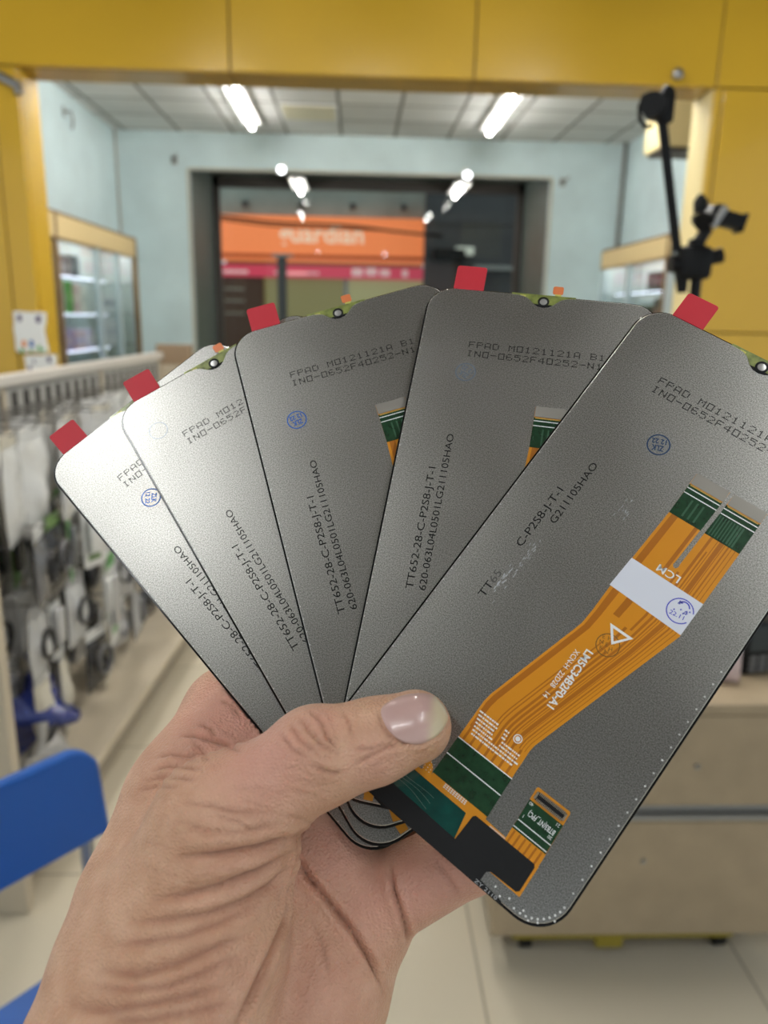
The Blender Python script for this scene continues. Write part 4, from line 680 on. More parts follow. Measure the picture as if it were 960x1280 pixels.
# ------------------------------------------------------------------ street seen through the glass
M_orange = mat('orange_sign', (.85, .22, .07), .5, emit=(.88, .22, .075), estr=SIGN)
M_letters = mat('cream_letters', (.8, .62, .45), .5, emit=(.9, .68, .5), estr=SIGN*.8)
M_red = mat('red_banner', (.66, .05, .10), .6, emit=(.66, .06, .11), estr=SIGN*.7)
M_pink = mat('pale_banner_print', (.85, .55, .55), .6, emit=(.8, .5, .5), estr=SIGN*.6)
M_facade = mat('weathered_facade', (.34, .38, .34), .8, var=(1.2, .25))
M_olive = mat('olive_glass', (.22, .19, .07), .3, emit=(.30, .25, .10), estr=SIGN*.55)
M_asph = mat('asphalt', (.12, .12, .12), .85)
struct('street_ground', MB().box((-9, 9.62, -.06), (9, 26, -.02), M_asph))
YS = 16.0
fb = MB().box((-7, YS+.15, 3.25), (1.42, YS+.5, 6.5), M_facade)
for x in (-2.2, -1.1, -.1, .9): fb.box((x-.05, YS+.05, 3.42), (x+.05, YS+.15, 3.52), M_dk)
fb.box((-7, YS+.2, 0), (-2.85, YS+.5, 3.25), M_facade).box((-2.85, YS+1.6, 0), (1.42, YS+1.7, 3.25), mat('shop_inside', (.30, .26, .12), .8))
bd = fb.build('shop_building'); tag(bd, 'weathered grey-green shop building across the street, above the orange sign', 'building')
t = thing('shop_sign', 'long orange shop sign with pale lettering across the street', 'sign', (-.7, YS, 2.4))
MB().box((-2.08, -.12, 0), (2.08, .1, .84), M_orange, .01).build('sign_board', t)
lm = MB(); lm.T = Matrix.Translation((-.84, -.125, .36))@Matrix.Rotation(pi/2, 4, 'X')
lm.text('guardian', (0, 0), (1, 0), .33, 0.004, M_letters, width=1.66, bold=.02); lm.build('lettering', t)
MB().box((-2.08, -.14, .06), (2.08, -.115, .13), mat('orange_trim', (.75, .10, .01), .5)).build('trim_strip', t)
t = thing('banner', 'red and pink printed banner strip under the orange sign', 'banner', (-.7, YS-.02, 2.10))
MB().box((-2.08, -.01, 0), (2.08, .03, .235), M_red).build('banner_cloth', t)
pm = MB(); pm.T = Matrix.Translation((0, -.012, 0))@Matrix.Rotation(pi/2, 4, 'X')
for x, w_, h_ in ((-1.7, .5, .06), (-.6, .6, .05), (-.5, .9, .04), (.7, .22, .15), (.98, .22, .15), (1.25, .2, .13), (1.65, .12, .14)):
    z0 = rnd.uniform(.05, .08)
    pm.flat(rrect(x-w_/2, z0, x+w_/2, z0+h_, .02, 3), .001, M_pink)
pm.build('banner_print', t)
t = thing('storefront', 'olive lit shopfront with dark posts and brown panel under the red banner', 'storefront', (-.7, YS+.1, 0))
MB().box((-1.15, 0, 0), (.45, .05, 2.1), M_olive).box((.5, 0, 0), (2.08, .05, 2.1), mat('pale_olive_glass', (.36, .33, .14), .3, emit=(.42, .38, .2), estr=SIGN*.6)).build('shop_glass', t)
bp = MB().box((-2.08, -.05, 0), (-1.18, .05, 2.1), mat('brown_wood', (.12, .055, .03), .5))
for z in (1.38, 1.62, 1.85): bp.box((-1.95, -.07, z), (-1.55, -.05, z+.03), mat('pale_shelf', (.45, .4, .3), .5))
bp.build('brown_panel', t)
MB().box((.44, -.04, 0), (.52, .06, 2.1), mat('grey_post', (.4, .4, .38), .5)).build('post', t)
t = thing('street_pole', 'dark grey pole standing at the kerb in front of the shopfront', 'pole', (-1.36, 14.6, -.02))
MB().tube([(0, 0, 0), (0, 0, 2.42)], .09, M_dk, 14).box((-.16, -.1, 2.40), (.2, .1, 2.46), M_steel, .01).build('pole_shaft', t, 50)
cb = MB(); cb.tube([(-3.2+i*.42, 13.6, 2.98-.0*i+.02*sin(i*1.1)-.022*i) for i in range(12)], .022, M_black, 6)
cb.tube([(-3.2+i*.42, 13.65, 2.93+.03*sin(i*.8+1)-.02*i) for i in range(12)], .014, M_black, 6)
tag(cb.build('overhead_cable', None, 60), 'dark overhead cables sagging across the orange sign', 'cable')
# the dark neighbour building on the right
YN = 14.5
nb = MB().box((1.22, YN, 0), (7.5, YN+.4, 7), mat('dark_grey_render', (.055, .055, .058), .7, var=(2, .2)))
for z in (1.75, 2.05, 3.0): nb.box((1.24, YN-.03, z), (6, YN, z+.02), M_dk)
tag(nb.build('dark_building'), 'dark grey building across the street, right of the orange sign', 'building')
t = thing('awning_box', 'black awning box over a brown door on the dark building', 'awning', (1.62, YN-.2, 2.36))
MB().box((-.28, -.15, 0), (.28, .2, .2), M_black, .01).build('box', t)
MB().box((-.36, .12, -1.4), (.2, .2, -.02), mat('dark_brown_door', (.05, .02, .015), .5)).build('door', t)
t = thing('wall_lamp_box', 'pale glowing light box on the dark building', 'light box', (1.92, YN-.08, 2.48))
MB().box((-.16, -.05, 0), (.16, .08, .14), mat('pale_light_box', (.7, .7, .62), .5, emit=(.6, .6, .5), estr=.25), .01).build('box', t)
t = thing('pale_ledge', 'pale horizontal ledge low on the dark building', 'ledge', (2.6, YN-.06, 2.28))
MB().box((-.5, -.06, -.05), (.6, .06, .03), mat('pale_ledge_paint', (.30, .30, .28), .6), .01).build('ledge', t)

# ------------------------------------------------------------------ glass display cabinets on both side walls
M_bronze = mat('bronze_frame', (.20, .125, .055), .4, .3)
M_pale_post = mat('pale_aluminium', (.42, .50, .50), .4, .4)
M_header = mat('tan_header', (.60, .46, .23), .5)
M_cab_in = mat('cabinet_inside', (.50, .56, .57), .6)
M_led = mat('led_strip', (1, 1, 1), .4, emit=(.85, .8, 1.), estr=3.5)
cg = bpy.data.materials.new('cabinet_glass'); cg.use_nodes = True
nt = cg.node_tree; nt.nodes.clear()
o_ = nt.nodes.new('ShaderNodeOutputMaterial'); mx = nt.nodes.new('ShaderNodeMixShader'); tr = nt.nodes.new('ShaderNodeBsdfTransparent'); gs = nt.nodes.new('ShaderNodeBsdfGlossy')
gs.inputs['Roughness'].default_value = .02; tr.inputs['Color'].default_value = (.86, .90, .90, 1); mx.inputs[0].default_value = .12
nt.links.new(tr.outputs[0], mx.inputs[1]); nt.links.new(gs.outputs[0], mx.inputs[2]); nt.links.new(mx.outputs[0], o_.inputs[0])
def cabinet(xw, xf, y0, y1, posts, label, shelves):
    """xw wall side, xf front side"""
    s = 1 if xf > xw else -1; a, b = min(xw, xf), max(xw, xf)
    t = thing('display_cabinet', label, 'display cabinet', ((a+b)/2, (y0+y1)/2, 0)); ox, oy = (a+b)/2, (y0+y1)/2
    def P(mb, nm, sm=None): 
        mb.v = [(v[0]-ox, v[1]-oy, v[2]) for v in mb.v]; return mb.build(nm, t, sm)
    P(MB().box((xw+s*.002, y0, 0), (xw+s*.02, y1, 2.03), M_cab_in).box((a+.002, y0, 0), (b, y1, .7), M_cab_in).box((a+.002, y1-.02, .7), (b, y1, 2.03), M_cab_in).box((a+.002, y0, .7), (b, y0+.02, 2.03), M_cab_in).box((a+.002, y0, 2.01), (b, y1, 2.03), M_bronze), 'carcass')
    P(MB().box((xf-s*.03, y0, 1.865), (xf, y1, 2.01), M_header).box((xf-s*.032, y0, 1.85), (xf+s*.004, y1, 1.866), M_bronze), 'header_panel')
    for z in shelves:
        sh = P(MB().box((a+.02, y0+.02, z), (b-.06, y1-.02, z+.012), cg), 'glass_shelf')
        P(MB().box((xf-s*.075, y0+.05, z+.0), (xf-s*.062, y1-(.75 if y1-y0 > 2 else .3), z+.008), M_led), 'led_strip')
    for y, m in posts:
        P(MB().box((min(xf-s*.04, xf+s*.006), y-.02, 0), (max(xf-s*.04, xf+s*.006), y+.02, 1.87 if m is M_pale_post else 2.02), m, .003), 'post')
    P(MB().box((min(xf-s*.10, xf-s*.035), y0+.06, 1.955), (max(xf-s*.10, xf-s*.035), y1-.06, 1.985), mat('added_cabinet_glow', (1, 1, 1), .4, emit=(.95, .95, 1.), estr=16.)), 'added_cabinet_light')  # glowing bar added out of sight behind the header to brighten the shelves
    ys = [y for y, m in posts]
    for p, q in zip(ys, ys[1:]):
        P(MB().box((xf-s*.018, p+.02, .7), (xf-s*.012, q-.02, 1.85), cg), 'glass_door')
cabinet(XL, -1.983, 4.55, 7.35, ((4.6, M_bronze), (5.42, M_bronze), (6.26, M_pale_post), (6.75, M_pale_post), (7.31, M_bronze)), 'long glass display cabinet with tan header on the left blue wall', (1.62, 1.36, 1.10))
cabinet(XR, 2.288, 5.85, 7.50, ((5.90, M_bronze), (6.72, M_pale_post), (7.46, M_pale_post)), 'glass display cabinet with tan header on the right blue wall', (1.62, 1.36, 1.10))
def carton(x, y, z, dx, dy, dz, col, band, label, nm='carton', cat='box', group='boxed goods in the display cabinets'):
    t = thing(nm, label, cat, (x, y, z), group)
    MB().box((-dx/2, -dy/2, 0), (dx/2, dy/2, dz), mat('carton_%s' % str(col), col, .5), .003).build('box_body', t)
    MB().box((-dx/2-.001, -dy/2-.001, dz*.35), (dx/2+.001, dy/2+.001, dz*.65), mat('carton_%s' % str(band), band, .5)).build('printed_band', t)
for a in CARTONS: carton(*a)
# ------------------------------------------------------------------ pegboard rack with hanging packs
RA = -math.atan(.055)
def rack_pt(x, y, z): 
    c, s = cos(RA), sin(RA); return (-.81+x*c-y*s, 1.60+x*s+y*c, z)
M_peg = mat('peg_back_panel', (.40, .39, .36), .5)
M_slot = mat('peg_slot', (.05, .045, .04), .7)
t = thing('pegboard_rack', 'long beige pegboard rack hung with packets along the left side', 'rack', rack_pt(0, 0, 0), rz=RA); RACK = t
RL = 2.40
MB().box((-.34, .03, .12), (.06, RL, .15), M_beige, .004).box((-.34, .03, .0), (0, RL, .12), mat('beige_kick', (.36, .30, .22), .5)).build('base_deck', t)
bp = MB().box((-.335, .02, .15), (-.32, RL, 1.17), M_peg)
for i in range(29):
    y = .05+i*.08
    bp.box((-.3205, y, 1.06), (-.3195, y+.042, 1.145), M_slot)
for zz in (.98, .86, .74, .62, .50, .38, .26):
    for i in range(30): bp.box((-.3205, .06+i*.078, zz), (-.3195, .075+i*.078, zz+.02), M_slot)
bp.build('back_panel', t)
MB().box((-.35, 0, 1.165), (-.305, RL+.01, 1.20), mat('rail_white', (.62, .58, .52), .4), .005).build('top_rail', t)
MB().box((-.36, -.035, 0), (.045, .0, 1.19), M_beige, .004).build('end_panel', t)
for y in (.8, 1.6, RL-.02): MB().box((-.335, y-.015, .15), (-.315, y+.015, 1.17), M_beige, .003).build('upright', t)

def pouch_mesh(w, h, d, seed, crush=1.):
    r = random.Random(seed); nu, nv = 7, 9; ph = [r.uniform(0, 6) for _ in range(8)]
    vs = []; fs = []
    for side in (1, -1):
        for j in range(nv+1):
            for i in range(nu+1):
                u = i/nu; v = j/nv
                b = (sin(pi*u)**.6)*(sin(pi*min(1, v*.97+.03))**.5)
                wr = (sin(7*u+ph[0]+5*v)+sin(11*v+ph[1]-4*u)+sin(17*u+ph[2])*.6)*.18*crush*(sin(pi*u)*sin(pi*v)+.1)
                y = (u-.5)*w*(1-.08*crush*sin(3*v+ph[3])**2)+.012*crush*sin(5*v+ph[4])*w*4
                vs.append((side*d*.5*b*(1+wr)+d*.4*wr*crush, y, -v*h))
    n = (nu+1)*(nv+1)
    for s0 in (0, n):
        for j in range(nv):
            for i in range(nu):
                a = s0+j*(nu+1)+i; q = (a, a+1, a+nu+2, a+nu+1)
                fs.append(q if s0 == 0 else q[::-1])
    return vs, fs
HOOKS = []
def hook_at(x1, y, z):
    MB().tube([(-.32, y, z), (x1, y, z), (x1+.012, y, z+.012)], .003, M_steel, 6).build('peg_hook', RACK, 60)
BAGM = {}
def bag_mat(c):
    return mat('bag_%s' % str(c), c, .22, coat=.3, bump=(35, .6, .01))
def pack(kind, x, y, z, w, h, cols, label, seed, rz=0.):
    p = rack_pt(x, y, z)
    t = thing({'bag': 'hanging_pouch', 'card': 'carded_accessory', 'box': 'hanging_box'}[kind], label, {'bag': 'packet', 'card': 'packet', 'box': 'packet'}[kind], p, 'packets hanging on the pegboard rack', RA+rz)
    r = random.Random(seed)
    if kind == 'bag':
        hd = MB(); hd.box((-.002, -w*.42, -.028), (.002, w*.42, .012), mat('card_%s' % str(cols[1]), cols[1], .4), .001); hd.build('header_card', t)
        mb = MB(); mb.T = Matrix.Translation((0, 0, -.02)); v, f = pouch_mesh(w, h, .045*min(1, w/.1), seed); mb.add(v, f, bag_mat(cols[0])); mb.build('bag_body', t, 80)
        if len(cols) > 2:
            mb = MB()
            for k in range(4):
                rr = w*.28; mb.tube([(.026+.004*k*.5, rr*cos(a*pi/8)*(1+.1*k*.3), -h*.55+rr*1.25*sin(a*pi/8)) for a in range(17)], .004, mat('cable_%s' % str(cols[2]), cols[2], .4), 6)
            mb.build('coiled_cable', t, 60)
    elif kind == 'card':
        mb = MB(); mb.T = Matrix.Rotation(pi/2, 4, 'Y')@Matrix.Identity(4)
        # card outline lies in the y-z plane
        cm = MB(); P = rrect(-w/2, -h, w/2, .02, .012, 4); cm.add([(-.0015, a, b) for a, b in P]+[(.0015, a, b) for a, b in P], [tuple(range(len(P))), tuple(range(len(P), 2*len(P)))[::-1]]+[(i, (i+1) % len(P), len(P)+(i+1) % len(P), len(P)+i) for i in range(len(P))], mat('card_%s' % str(cols[0]), cols[0], .4))
        for q in (.0018, -.0018):
            cm.add([(q, -w/2+.004, -.005), (q, w/2-.004, -.005), (q, w/2-.004, -h*.16), (q, -w/2+.004, -h*.16)], [(0, 1, 2, 3)], mat('card_%s' % str(cols[1]), cols[1], .4))
            cm.add([(q, -w*.3, -h*.90), (q, w*.3, -h*.90), (q, w*.3, -h*.82), (q, -w*.3, -h*.82)], [(0, 1, 2, 3)], mat('card_%s' % str(cols[1]), cols[1], .4))
        cm.build('backing_card', t)
        bl = MB(); bl.box((.001, -w*.36, -h*.78), (.022, w*.36, -h*.24), mat('blister_%s' % str(cols[2]), cols[2], .25, coat=.5), .007); bl.build('blister', t, 40)
        st = MB(); st.add([(.0025, -.012, .004), (.0025, .012, .004), (.0025, .012, .010), (.0025, -.012, .010)], [(0, 1, 2, 3)], M_slot); st.build('hang_slot', t)
    else:
        MB().box((-.02, -w/2, -h), (.02, w/2, -.03), mat('card_%s' % str(cols[0]), cols[0], .35), .003).box((-.001, -w*.3, -.03), (.001, w*.3, .014), mat('card_%s' % str(cols[0]), cols[0], .35)).build('box_body', t)
        MB().box((.0195, -w*.4, -h*.9), (.0205, w*.4, -h*.55), mat('card_%s' % str(cols[1]), cols[1], .35)).box((-.0205, -w*.4, -h*.9), (-.0195, w*.4, -h*.55), mat('card_%s' % str(cols[1]), cols[1], .35)).box((-.012, -w/2-.0006, -h*.8), (.012, -w/2+.0004, -h*.3), mat('card_%s' % str(cols[1]), cols[1], .35)).build('printed_window', t)
for a in PACKS:
    hook_at(a[1]+.012, a[2], a[3]+.008)
    pack(*a)
# loose things on the base deck
bx, by, bz = rack_pt(-.13, .42, .151)
t = thing('blue_bag', 'crumpled dark blue plastic bag lying on the rack deck behind the blue chair', 'bag', (bx, by, bz), rz=RA)
mb = MB(); mb.T = Matrix.Translation((0, 0, .23)); v, f = pouch_mesh(.26, .23, .17, 5, 1.5); mb.add(v, f, mat('blue_film', (.012, .025, .16), .25, coat=.4, bump=(30, .7, .02)))
mb.build('bag_body', t, 80)
kn = MB(); kn.tube([(0, .02, .19), (.0, .04, .25), (-.01, .05, .28), (.0, .07, .31)], [.03, .022, .025, .012], MATS['blue_film'], 8); kn.build('knotted_handle', t, 60)
bx, by, bz = rack_pt(.0, .20, .151)
t = thing('clear_bag', 'clear grey plastic bag slumped on the rack deck in front of the blue bag', 'bag', (bx, by, bz), rz=RA)
mb = MB(); mb.T = Matrix.Translation((0, 0, .17)); v, f = pouch_mesh(.18, .17, .12, 11, 1.5); mb.add(v, f, bag_mat((.30, .29, .27))); mb.build('bag_body', t, 80)
MB().tube([(0, -.03, .15), (.01, -.02, .19), (.0, .0, .22)], [.02, .012, .02], bag_mat((.30, .29, .27)), 8).build('bag_neck', t, 60)
# low end unit and brown carton beyond the rack
t = thing('end_cabinet', 'low beige end cabinet standing past the far end of the pegboard rack', 'cabinet', (-.95, 4.04, 0))
MB().box((-.2, -.02, 0), (.16, .12, 1.135), M_beige, .004).build('carcass', t)
t = thing('brown_carton', 'brown cardboard box on top of the low cabinet at the far end of the rack', 'box', (-.94, 4.09, 1.136))
MB().box((-.085, -.045, 0), (.085, .05, .10), mat('cardboard', (.30, .21, .13), .8), .002).build('box_body', t)
MB().box((-.0851, -.012, .1), (.0851, .012, .1012), mat('carton_tape', (.42, .30, .18), .3)).build('tape', t)
# two printed white pouches hung on the left pillar
def pillar_pouch(x, y, z, seed, rot, label, spots):
    t = thing('printed_pouch', label, 'packet', (x, y, z), 'white printed pouches on the left pillar')
    w, h = .165, .21
    # waisted outline
    P = [(-.5, 0), (-.2, .0), (0, -.012), (.2, 0), (.5, 0), (.47, -.25), (.40, -.45), (.44, -.65), (.50, -.95), (.40, -1), (0, -.98), (-.40, -1), (-.50, -.95), (-.50, -.65), (-.53, -.45), (-.50, -.25)]
    P = [(a*w, b*h) for a, b in P][::-1]
    mb = MB(); mb.T = Matrix.Rotation(rot, 4, 'Y')@Matrix.Rotation(pi/2, 4, 'X')
    mb.prism(P, -.012, .012, mat('white_film', (.80, .80, .77), .3, coat=.3), .006); mb.build('pouch_body', t, 50)
    mb = MB(); mb.T = Matrix.Rotation(rot, 4, 'Y')@Matrix.Rotation(pi/2, 4, 'X')
    for u, v, r, c in spots:
        mb.flat([(u*w+r*w*cos(k*pi/4)*(1 if k % 2 else .8), v*h+r*h*sin(k*pi/4)) for k in range(8)], .0125, mat('print_%s' % str(c), c, .4))
    mb.build('print', t)
G_, B_, R_, K_, O_ = (.12, .42, .12), (.03, .14, .45), (.45, .03, .05), (.10, .06, .14), (.75, .30, .12)
pillar_pouch(-1.70, YB-.0125, 1.385, 1, .02, 'white printed pouch with blue and orange figures, upper one on the yellow pillar', [(-.30, -.16, .09, K_), (.28, -.17, .10, K_), (-.22, -.78, .10, O_), (.02, -.78, .09, B_), (.02, -.72, .05, B_), (-.3, -.95, .07, G_), (.0, -.95, .05, G_), (.25, -.88, .08, G_), (.38, -.92, .05, G_)])
pillar_pouch(-1.665, YB-.0125, 1.165, 2, -.06, 'white printed pouch with red figures, lower one on the yellow pillar', [(-.2, -.15, .05, K_), (.28, -.12, .08, K_), (-.35, -.3, .06, K_), (.22, -.52, .12, R_), (-.3, -.7, .06, R_), (-.12, -.66, .06, R_), (.02, -.86, .08, G_), (-.3, -.96, .07, G_), (-.1, -.93, .05, G_), (.4, -.3, .03, O_)])

# ------------------------------------------------------------------ blue folding chair
M_blue = mat('blue_plastic', (.004, .080, .34), .4, bump=(160, .05, .002))
M_chrome = mat('chair_tube', (.40, .40, .40), .3, .9)
d_ = Vector((.65, .76, 0)).normalized(); n_ = Vector((.76, -.65, 0)).normalized()
RE = Vector((-.385, 1.005, 0))                                    # right-hand end of the backrest line
t = thing('folding_chair', 'blue plastic folding chair with metal tube frame beside the hand', 'chair', RE-d_*.21, rz=math.atan2(d_.y, d_.x))
# local x along the backrest, local -y towards the sitter's front, z up
def curve_slab(poly, bow, th, m, T):
    mb = MB(); mb.T = T
    mb.prism(poly, 0, th, m, .004)
    mb.v = [(x, y+bow*(x/.2)**2, z) for x, y, z in mb.v]
    return mb
bk = curve_slab([(x*(1-.35*(y+.072)), y) for x, y in rrect(-.212, -.072, .212, .072, [.008, .035, .035, .008], 8)], -.03, .014, M_blue, Matrix.Translation((0, .0, .739))@Matrix.Rotation(pi/2, 4, 'X'))
bk.build('backrest', t, 40)
st = MB(); st.T = Matrix.Translation((0, -.20, .44)); st.prism(rrect(-.2, -.2, .2, .2, [.05, .02, .02, .05], 8), 0, .018, M_blue, .005); st.build('seat', t, 40)
for sx in (-1, 1):
    MB().tube([(sx*.188, -.018, .78), (sx*.188, -.02, .62), (sx*.19, -.06, .43), (sx*.19, -.40, .01)], .0105, M_chrome, 12).build('front_leg', t, 60)
    MB().tube([(sx*.176, -.30, .43), (sx*.176, -.14, .25), (sx*.176, .07, .01)], .0105, M_chrome, 12).build('rear_leg', t, 60)
    MB().tube([(sx*.19, -.405, .0), (sx*.19, -.395, .03)], .014, M_black, 10).build('foot_cap', t, 60)
MB().tube([(-.19, -.36, .06), (.19, -.36, .06)], .009, M_chrome, 10).build('crossbar', t, 60)

# ------------------------------------------------------------------ wheeled low cabinet on the right with things on it
M_wood = mat('beige_laminate', (.36, .28, .18), .5, var=(14, .07))
t = thing('wheeled_cabinet', 'low beige cabinet on casters with yellow plinth, standing right of the hand', 'cabinet', (.66, 1.70, 0))
ox, oy = .66, 1.70
def PT(mb, nm, sm=None):
    mb.v = [(v[0]-ox, v[1]-oy, v[2]) for v in mb.v]; return mb.build(nm, t, sm)
PT(MB().box((.316, 1.42, .075), (.995, 1.98, .62), M_wood, .003), 'carcass')
PT(MB().box((.306, 1.395, .62), (1.005, 1.99, .645), M_wood, .004), 'top_board')
PT(MB().box((.308, 1.40, .078), (1.0, 1.42, .368), M_wood, .003), 'lower_door')
dw = PT(MB().box((.308, 1.40, .405), (1.0, 1.42, .617), M_wood, .003), 'drawer')
PT(MB().box((.43, 1.405, .372), (.97, 1.43, .402), M_steel, .003).box((.44, 1.388, .376), (.96, 1.404, .386), mat('handle_grey', (.36, .35, .32), .35, .6), .003), 'handle_strip')
PT(MB().box((.36, 1.412, .058), (.86, 1.43, .0765), mat('yellow_plinth', (.26, .20, .015), .6)).box((.55, 1.41, .035), (.61, 1.43, .0765), MATS['yellow_plinth']).box((.36, 1.9, .045), (.86, 1.93, .076), MATS['yellow_plinth']), 'plinth')
for x, y in ((.40, 1.46), (.85, 1.46), (.40, 1.92), (.92, 1.92)):
    mb = MB(); mb.tube([(x-.012, y, .026), (x+.012, y, .026)], .026, M_black, 18).box((x-.02, y-.02, .05), (x+.02, y+.02, .075), M_steel, .002)
    mb.box((x-.018, y-.006, .022), (x-.014, y+.006, .06), M_steel).box((x+.014, y-.006, .022), (x+.018, y+.006, .06), M_steel); PT(mb, 'caster', 40)
for x, z in ((.63, .27), (.72, .50)): PT(MB().tube([(x, 1.40, z), (x, 1.397, z)], .006, M_steel, 12), 'screw_cap', 40)
t = thing('card_terminal', 'black handheld device lying upright on the beige cabinet', 'device', (.895, 1.56, .646), rz=.2)
MB().box((-.05, -.03, 0), (.05, .03, .125), M_black, .01).build('body', t, 40)
MB().box((-.038, -.0325, .055), (.038, -.029, .115), mat('dark_screen', (.02, .03, .035), .15), .002).build('screen', t)
kb = MB()
for i in range(3):
    for j in range(3): kb.box((-.033+i*.024, -.033, .008+j*.014), (-.015+i*.024, -.029, .018+j*.014), mat('grey_key', (.15, .15, .15), .5), .001)
kb.build('keypad', t)
t = thing('pink_packet', 'pale pink packet beside the black device on the beige cabinet', 'packet', (.80, 1.50, .646), rz=-.3)
mb = MB(); mb.T = Matrix.Translation((0, 0, .075))@Matrix.Rotation(pi/2, 4, 'Z'); v, f = pouch_mesh(.07, .075, .04, 21, .6); mb.add(v, f, mat('pink_film', (.62, .48, .46), .35)); mb.build('packet_body', t, 80)
MB().box((-.03, -.003, .068), (.03, .003, .08), M_white, .001).build('sealed_top', t)

# ------------------------------------------------------------------ black jointed phone stand on the cabinet
SX, SY = .0, 1.47
t = thing('phone_stand', 'black jointed phone holder stand against the yellow pillar', 'stand', (.632, SY, .646))
def V(x, z, y=SY): return (x-.632, y-SY, z-.646)
MB().lathe([(.075, 0), (.075, .012), (.06, .022), (.014, .026), (.014, .05)], M_black, 32).build('base', t, 40)
MB().tube([V(.632, .67), V(.632, 1.30), V(.630, 1.50)], .010, M_black, 14).build('pole', t, 60)
jt = MB(); jt.box(V(.590, 1.475, SY-.022), V(.652, 1.535, SY+.022), M_black, .012).tube([V(.578, 1.503), V(.60, 1.503)], .016, M_black, 14).tube([V(.64, 1.512), V(.672, 1.520)], [.012, .014], M_black, 14)
jt.tube([V(.602, 1.48), V(.606, 1.452)], [.012, .009], M_black, 12).box(V(.61, 1.53, SY-.012), V(.635, 1.548, SY+.012), M_black, .004); jt.build('joint_block', t, 40)
MB().tube([V(.588, 1.525), V(.536, 1.745)], .0085, M_black, 14).build('long_arm', t, 60)
cl = MB(); cl.box(V(.527, 1.738, SY-.014), V(.553, 1.79, SY+.014), M_black, .006).tube([V(.510, 1.765, SY-.02), V(.528, 1.765, SY+.015)], .021, M_black, 18).tube([V(.53, 1.775), V(.545, 1.795)], .012, M_black, 10)
cl.tube([V(.512, 1.787), V(.499, 1.782), V(.4935, 1.765), V(.496, 1.745), V(.506, 1.733), V(.52, 1.735)], .0038, M_black, 8); cl.build('top_clamp', t, 40)
MB().tube([V(.622, 1.535), V(.640, 1.566)], .011, M_black, 12).build('short_arm', t, 60)
hd = MB(); hd.tube([V(.625, 1.575, SY-.015), V(.647, 1.592, SY+.01)], .018, M_black, 16).tube([V(.624, 1.592), V(.622, 1.612), V(.621, 1.624)], [.012, .013, .005], M_black, 12).tube([V(.612, 1.580), V(.626, 1.582)], .009, M_black, 10); hd.build('ball_head', t, 40)
MB().tube([V(.640, 1.566, SY-.02), V(.660, 1.60, SY-.02)], .0065, M_steel, 10).build('clamp_lever', t, 60)
pc = MB(); pc.T = Matrix.Translation(V(.655, 1.588))@Matrix.Rotation(.24, 4, 'Y'); pc.box((0, -.016, -.014), (.05, .016, .012), M_black, .003).box((.044, -.018, -.018), (.05, .018, .016), M_black, .002).box((-.012, -.018, -.02), (.006, .018, .018), M_black, .003); pc.build('phone_clip', t, 30)
# ------------------------------------------------------------------ five phone display panels fanned in the hand
def plate_material():
    m = bpy.data.materials.new('sandblasted_steel'); m.use_nodes = True
    nt = m.node_tree; N = nt.nodes; Lk = nt.links; b = N['Principled BSDF']
    b.inputs['Metallic'].default_value = 1.; b.inputs['Roughness'].default_value = .36
    tc = N.new('ShaderNodeTexCoord')
    n = N.new('ShaderNodeTexNoise'); n.inputs['Scale'].default_value = 3200; n.inputs['Detail'].default_value = 3; Lk.new(tc.outputs['Object'], n.inputs['Vector'])
    r = N.new('ShaderNodeValToRGB'); r.color_ramp.elements[0].position = .34; r.color_ramp.elements[1].position = .68
    r.color_ramp.elements[0].color = (.176, .169, .156, 1); r.color_ramp.elements[1].color = (.445, .432, .405, 1)
    Lk.new(n.outputs['Fac'], r.inputs['Fac']); Lk.new(r.outputs['Color'], b.inputs['Base Color'])
    n2 = N.new('ShaderNodeTexNoise'); n2.inputs['Scale'].default_value = 30; n2.inputs['Detail'].default_value = 3; Lk.new(tc.outputs['Object'], n2.inputs['Vector'])
    mr = N.new('ShaderNodeMapRange'); mr.inputs['To Min'].default_value = .27; mr.inputs['To Max'].default_value = .37; Lk.new(n2.outputs['Fac'], mr.inputs['Value']); Lk.new(mr.outputs['Result'], b.inputs['Roughness'])
    bp = N.new('ShaderNodeBump'); bp.inputs['Strength'].default_value = .5; bp.inputs['Distance'].default_value = .00004
    Lk.new(n.outputs['Fac'], bp.inputs['Height']); Lk.new(bp.outputs['Normal'], b.inputs['Normal'])
    return m
M_plate = plate_material()
M_rim = mat('rim_highlight', (.62, .60, .56), .35, .9)  # paler metal paints the light caught by the plate chamfer
M_glass = mat('black_cover_glass', (.006, .006, .007), .12)
M_ink = mat('black_ink', (.006, .006, .006), .6, spec=.12)
M_inkf = mat('worn_ink', (.12, .115, .11), .5, .5)
M_stamp = mat('blue_stamp_ink', (.03, .12, .45), .6, spec=.15)
M_stampd = mat('dull_blue_stamp_ink', (.02, .055, .13), .6, spec=.15)
M_stampf = mat('faint_stamp_ink', (.16, .20, .25), .45, .7)
M_dot = mat('white_dots', (.75, .74, .71), .5)
M_smear = mat('wiped_patch', (.55, .56, .58), .5, .8, var=(400, .25))
M_flex = mat('orange_flex', (.66, .255, .012), .28, coat=.3)
M_trace = mat('orange_trace', (.40, .125, .004), .3, coat=.3)
M_edge = mat('flex_edge', (.50, .30, .05), .4)
M_green = mat('green_coverlay', (.010, .045, .018), .22, coat=.5, var=(500, .25))
M_green2 = mat('green_coverlay_light', (.04, .11, .06), .25, coat=.5)
M_teal = mat('teal_film', (.004, .055, .045), .10, coat=.8, var=(160, .35))
M_pad = mat('connector_pad', (.26, .24, .21), .45, .5)
M_tape = mat('black_tape', (.008, .008, .0085), .5, spec=.25)
M_wht = mat('white_print', (.80, .80, .80), .5)
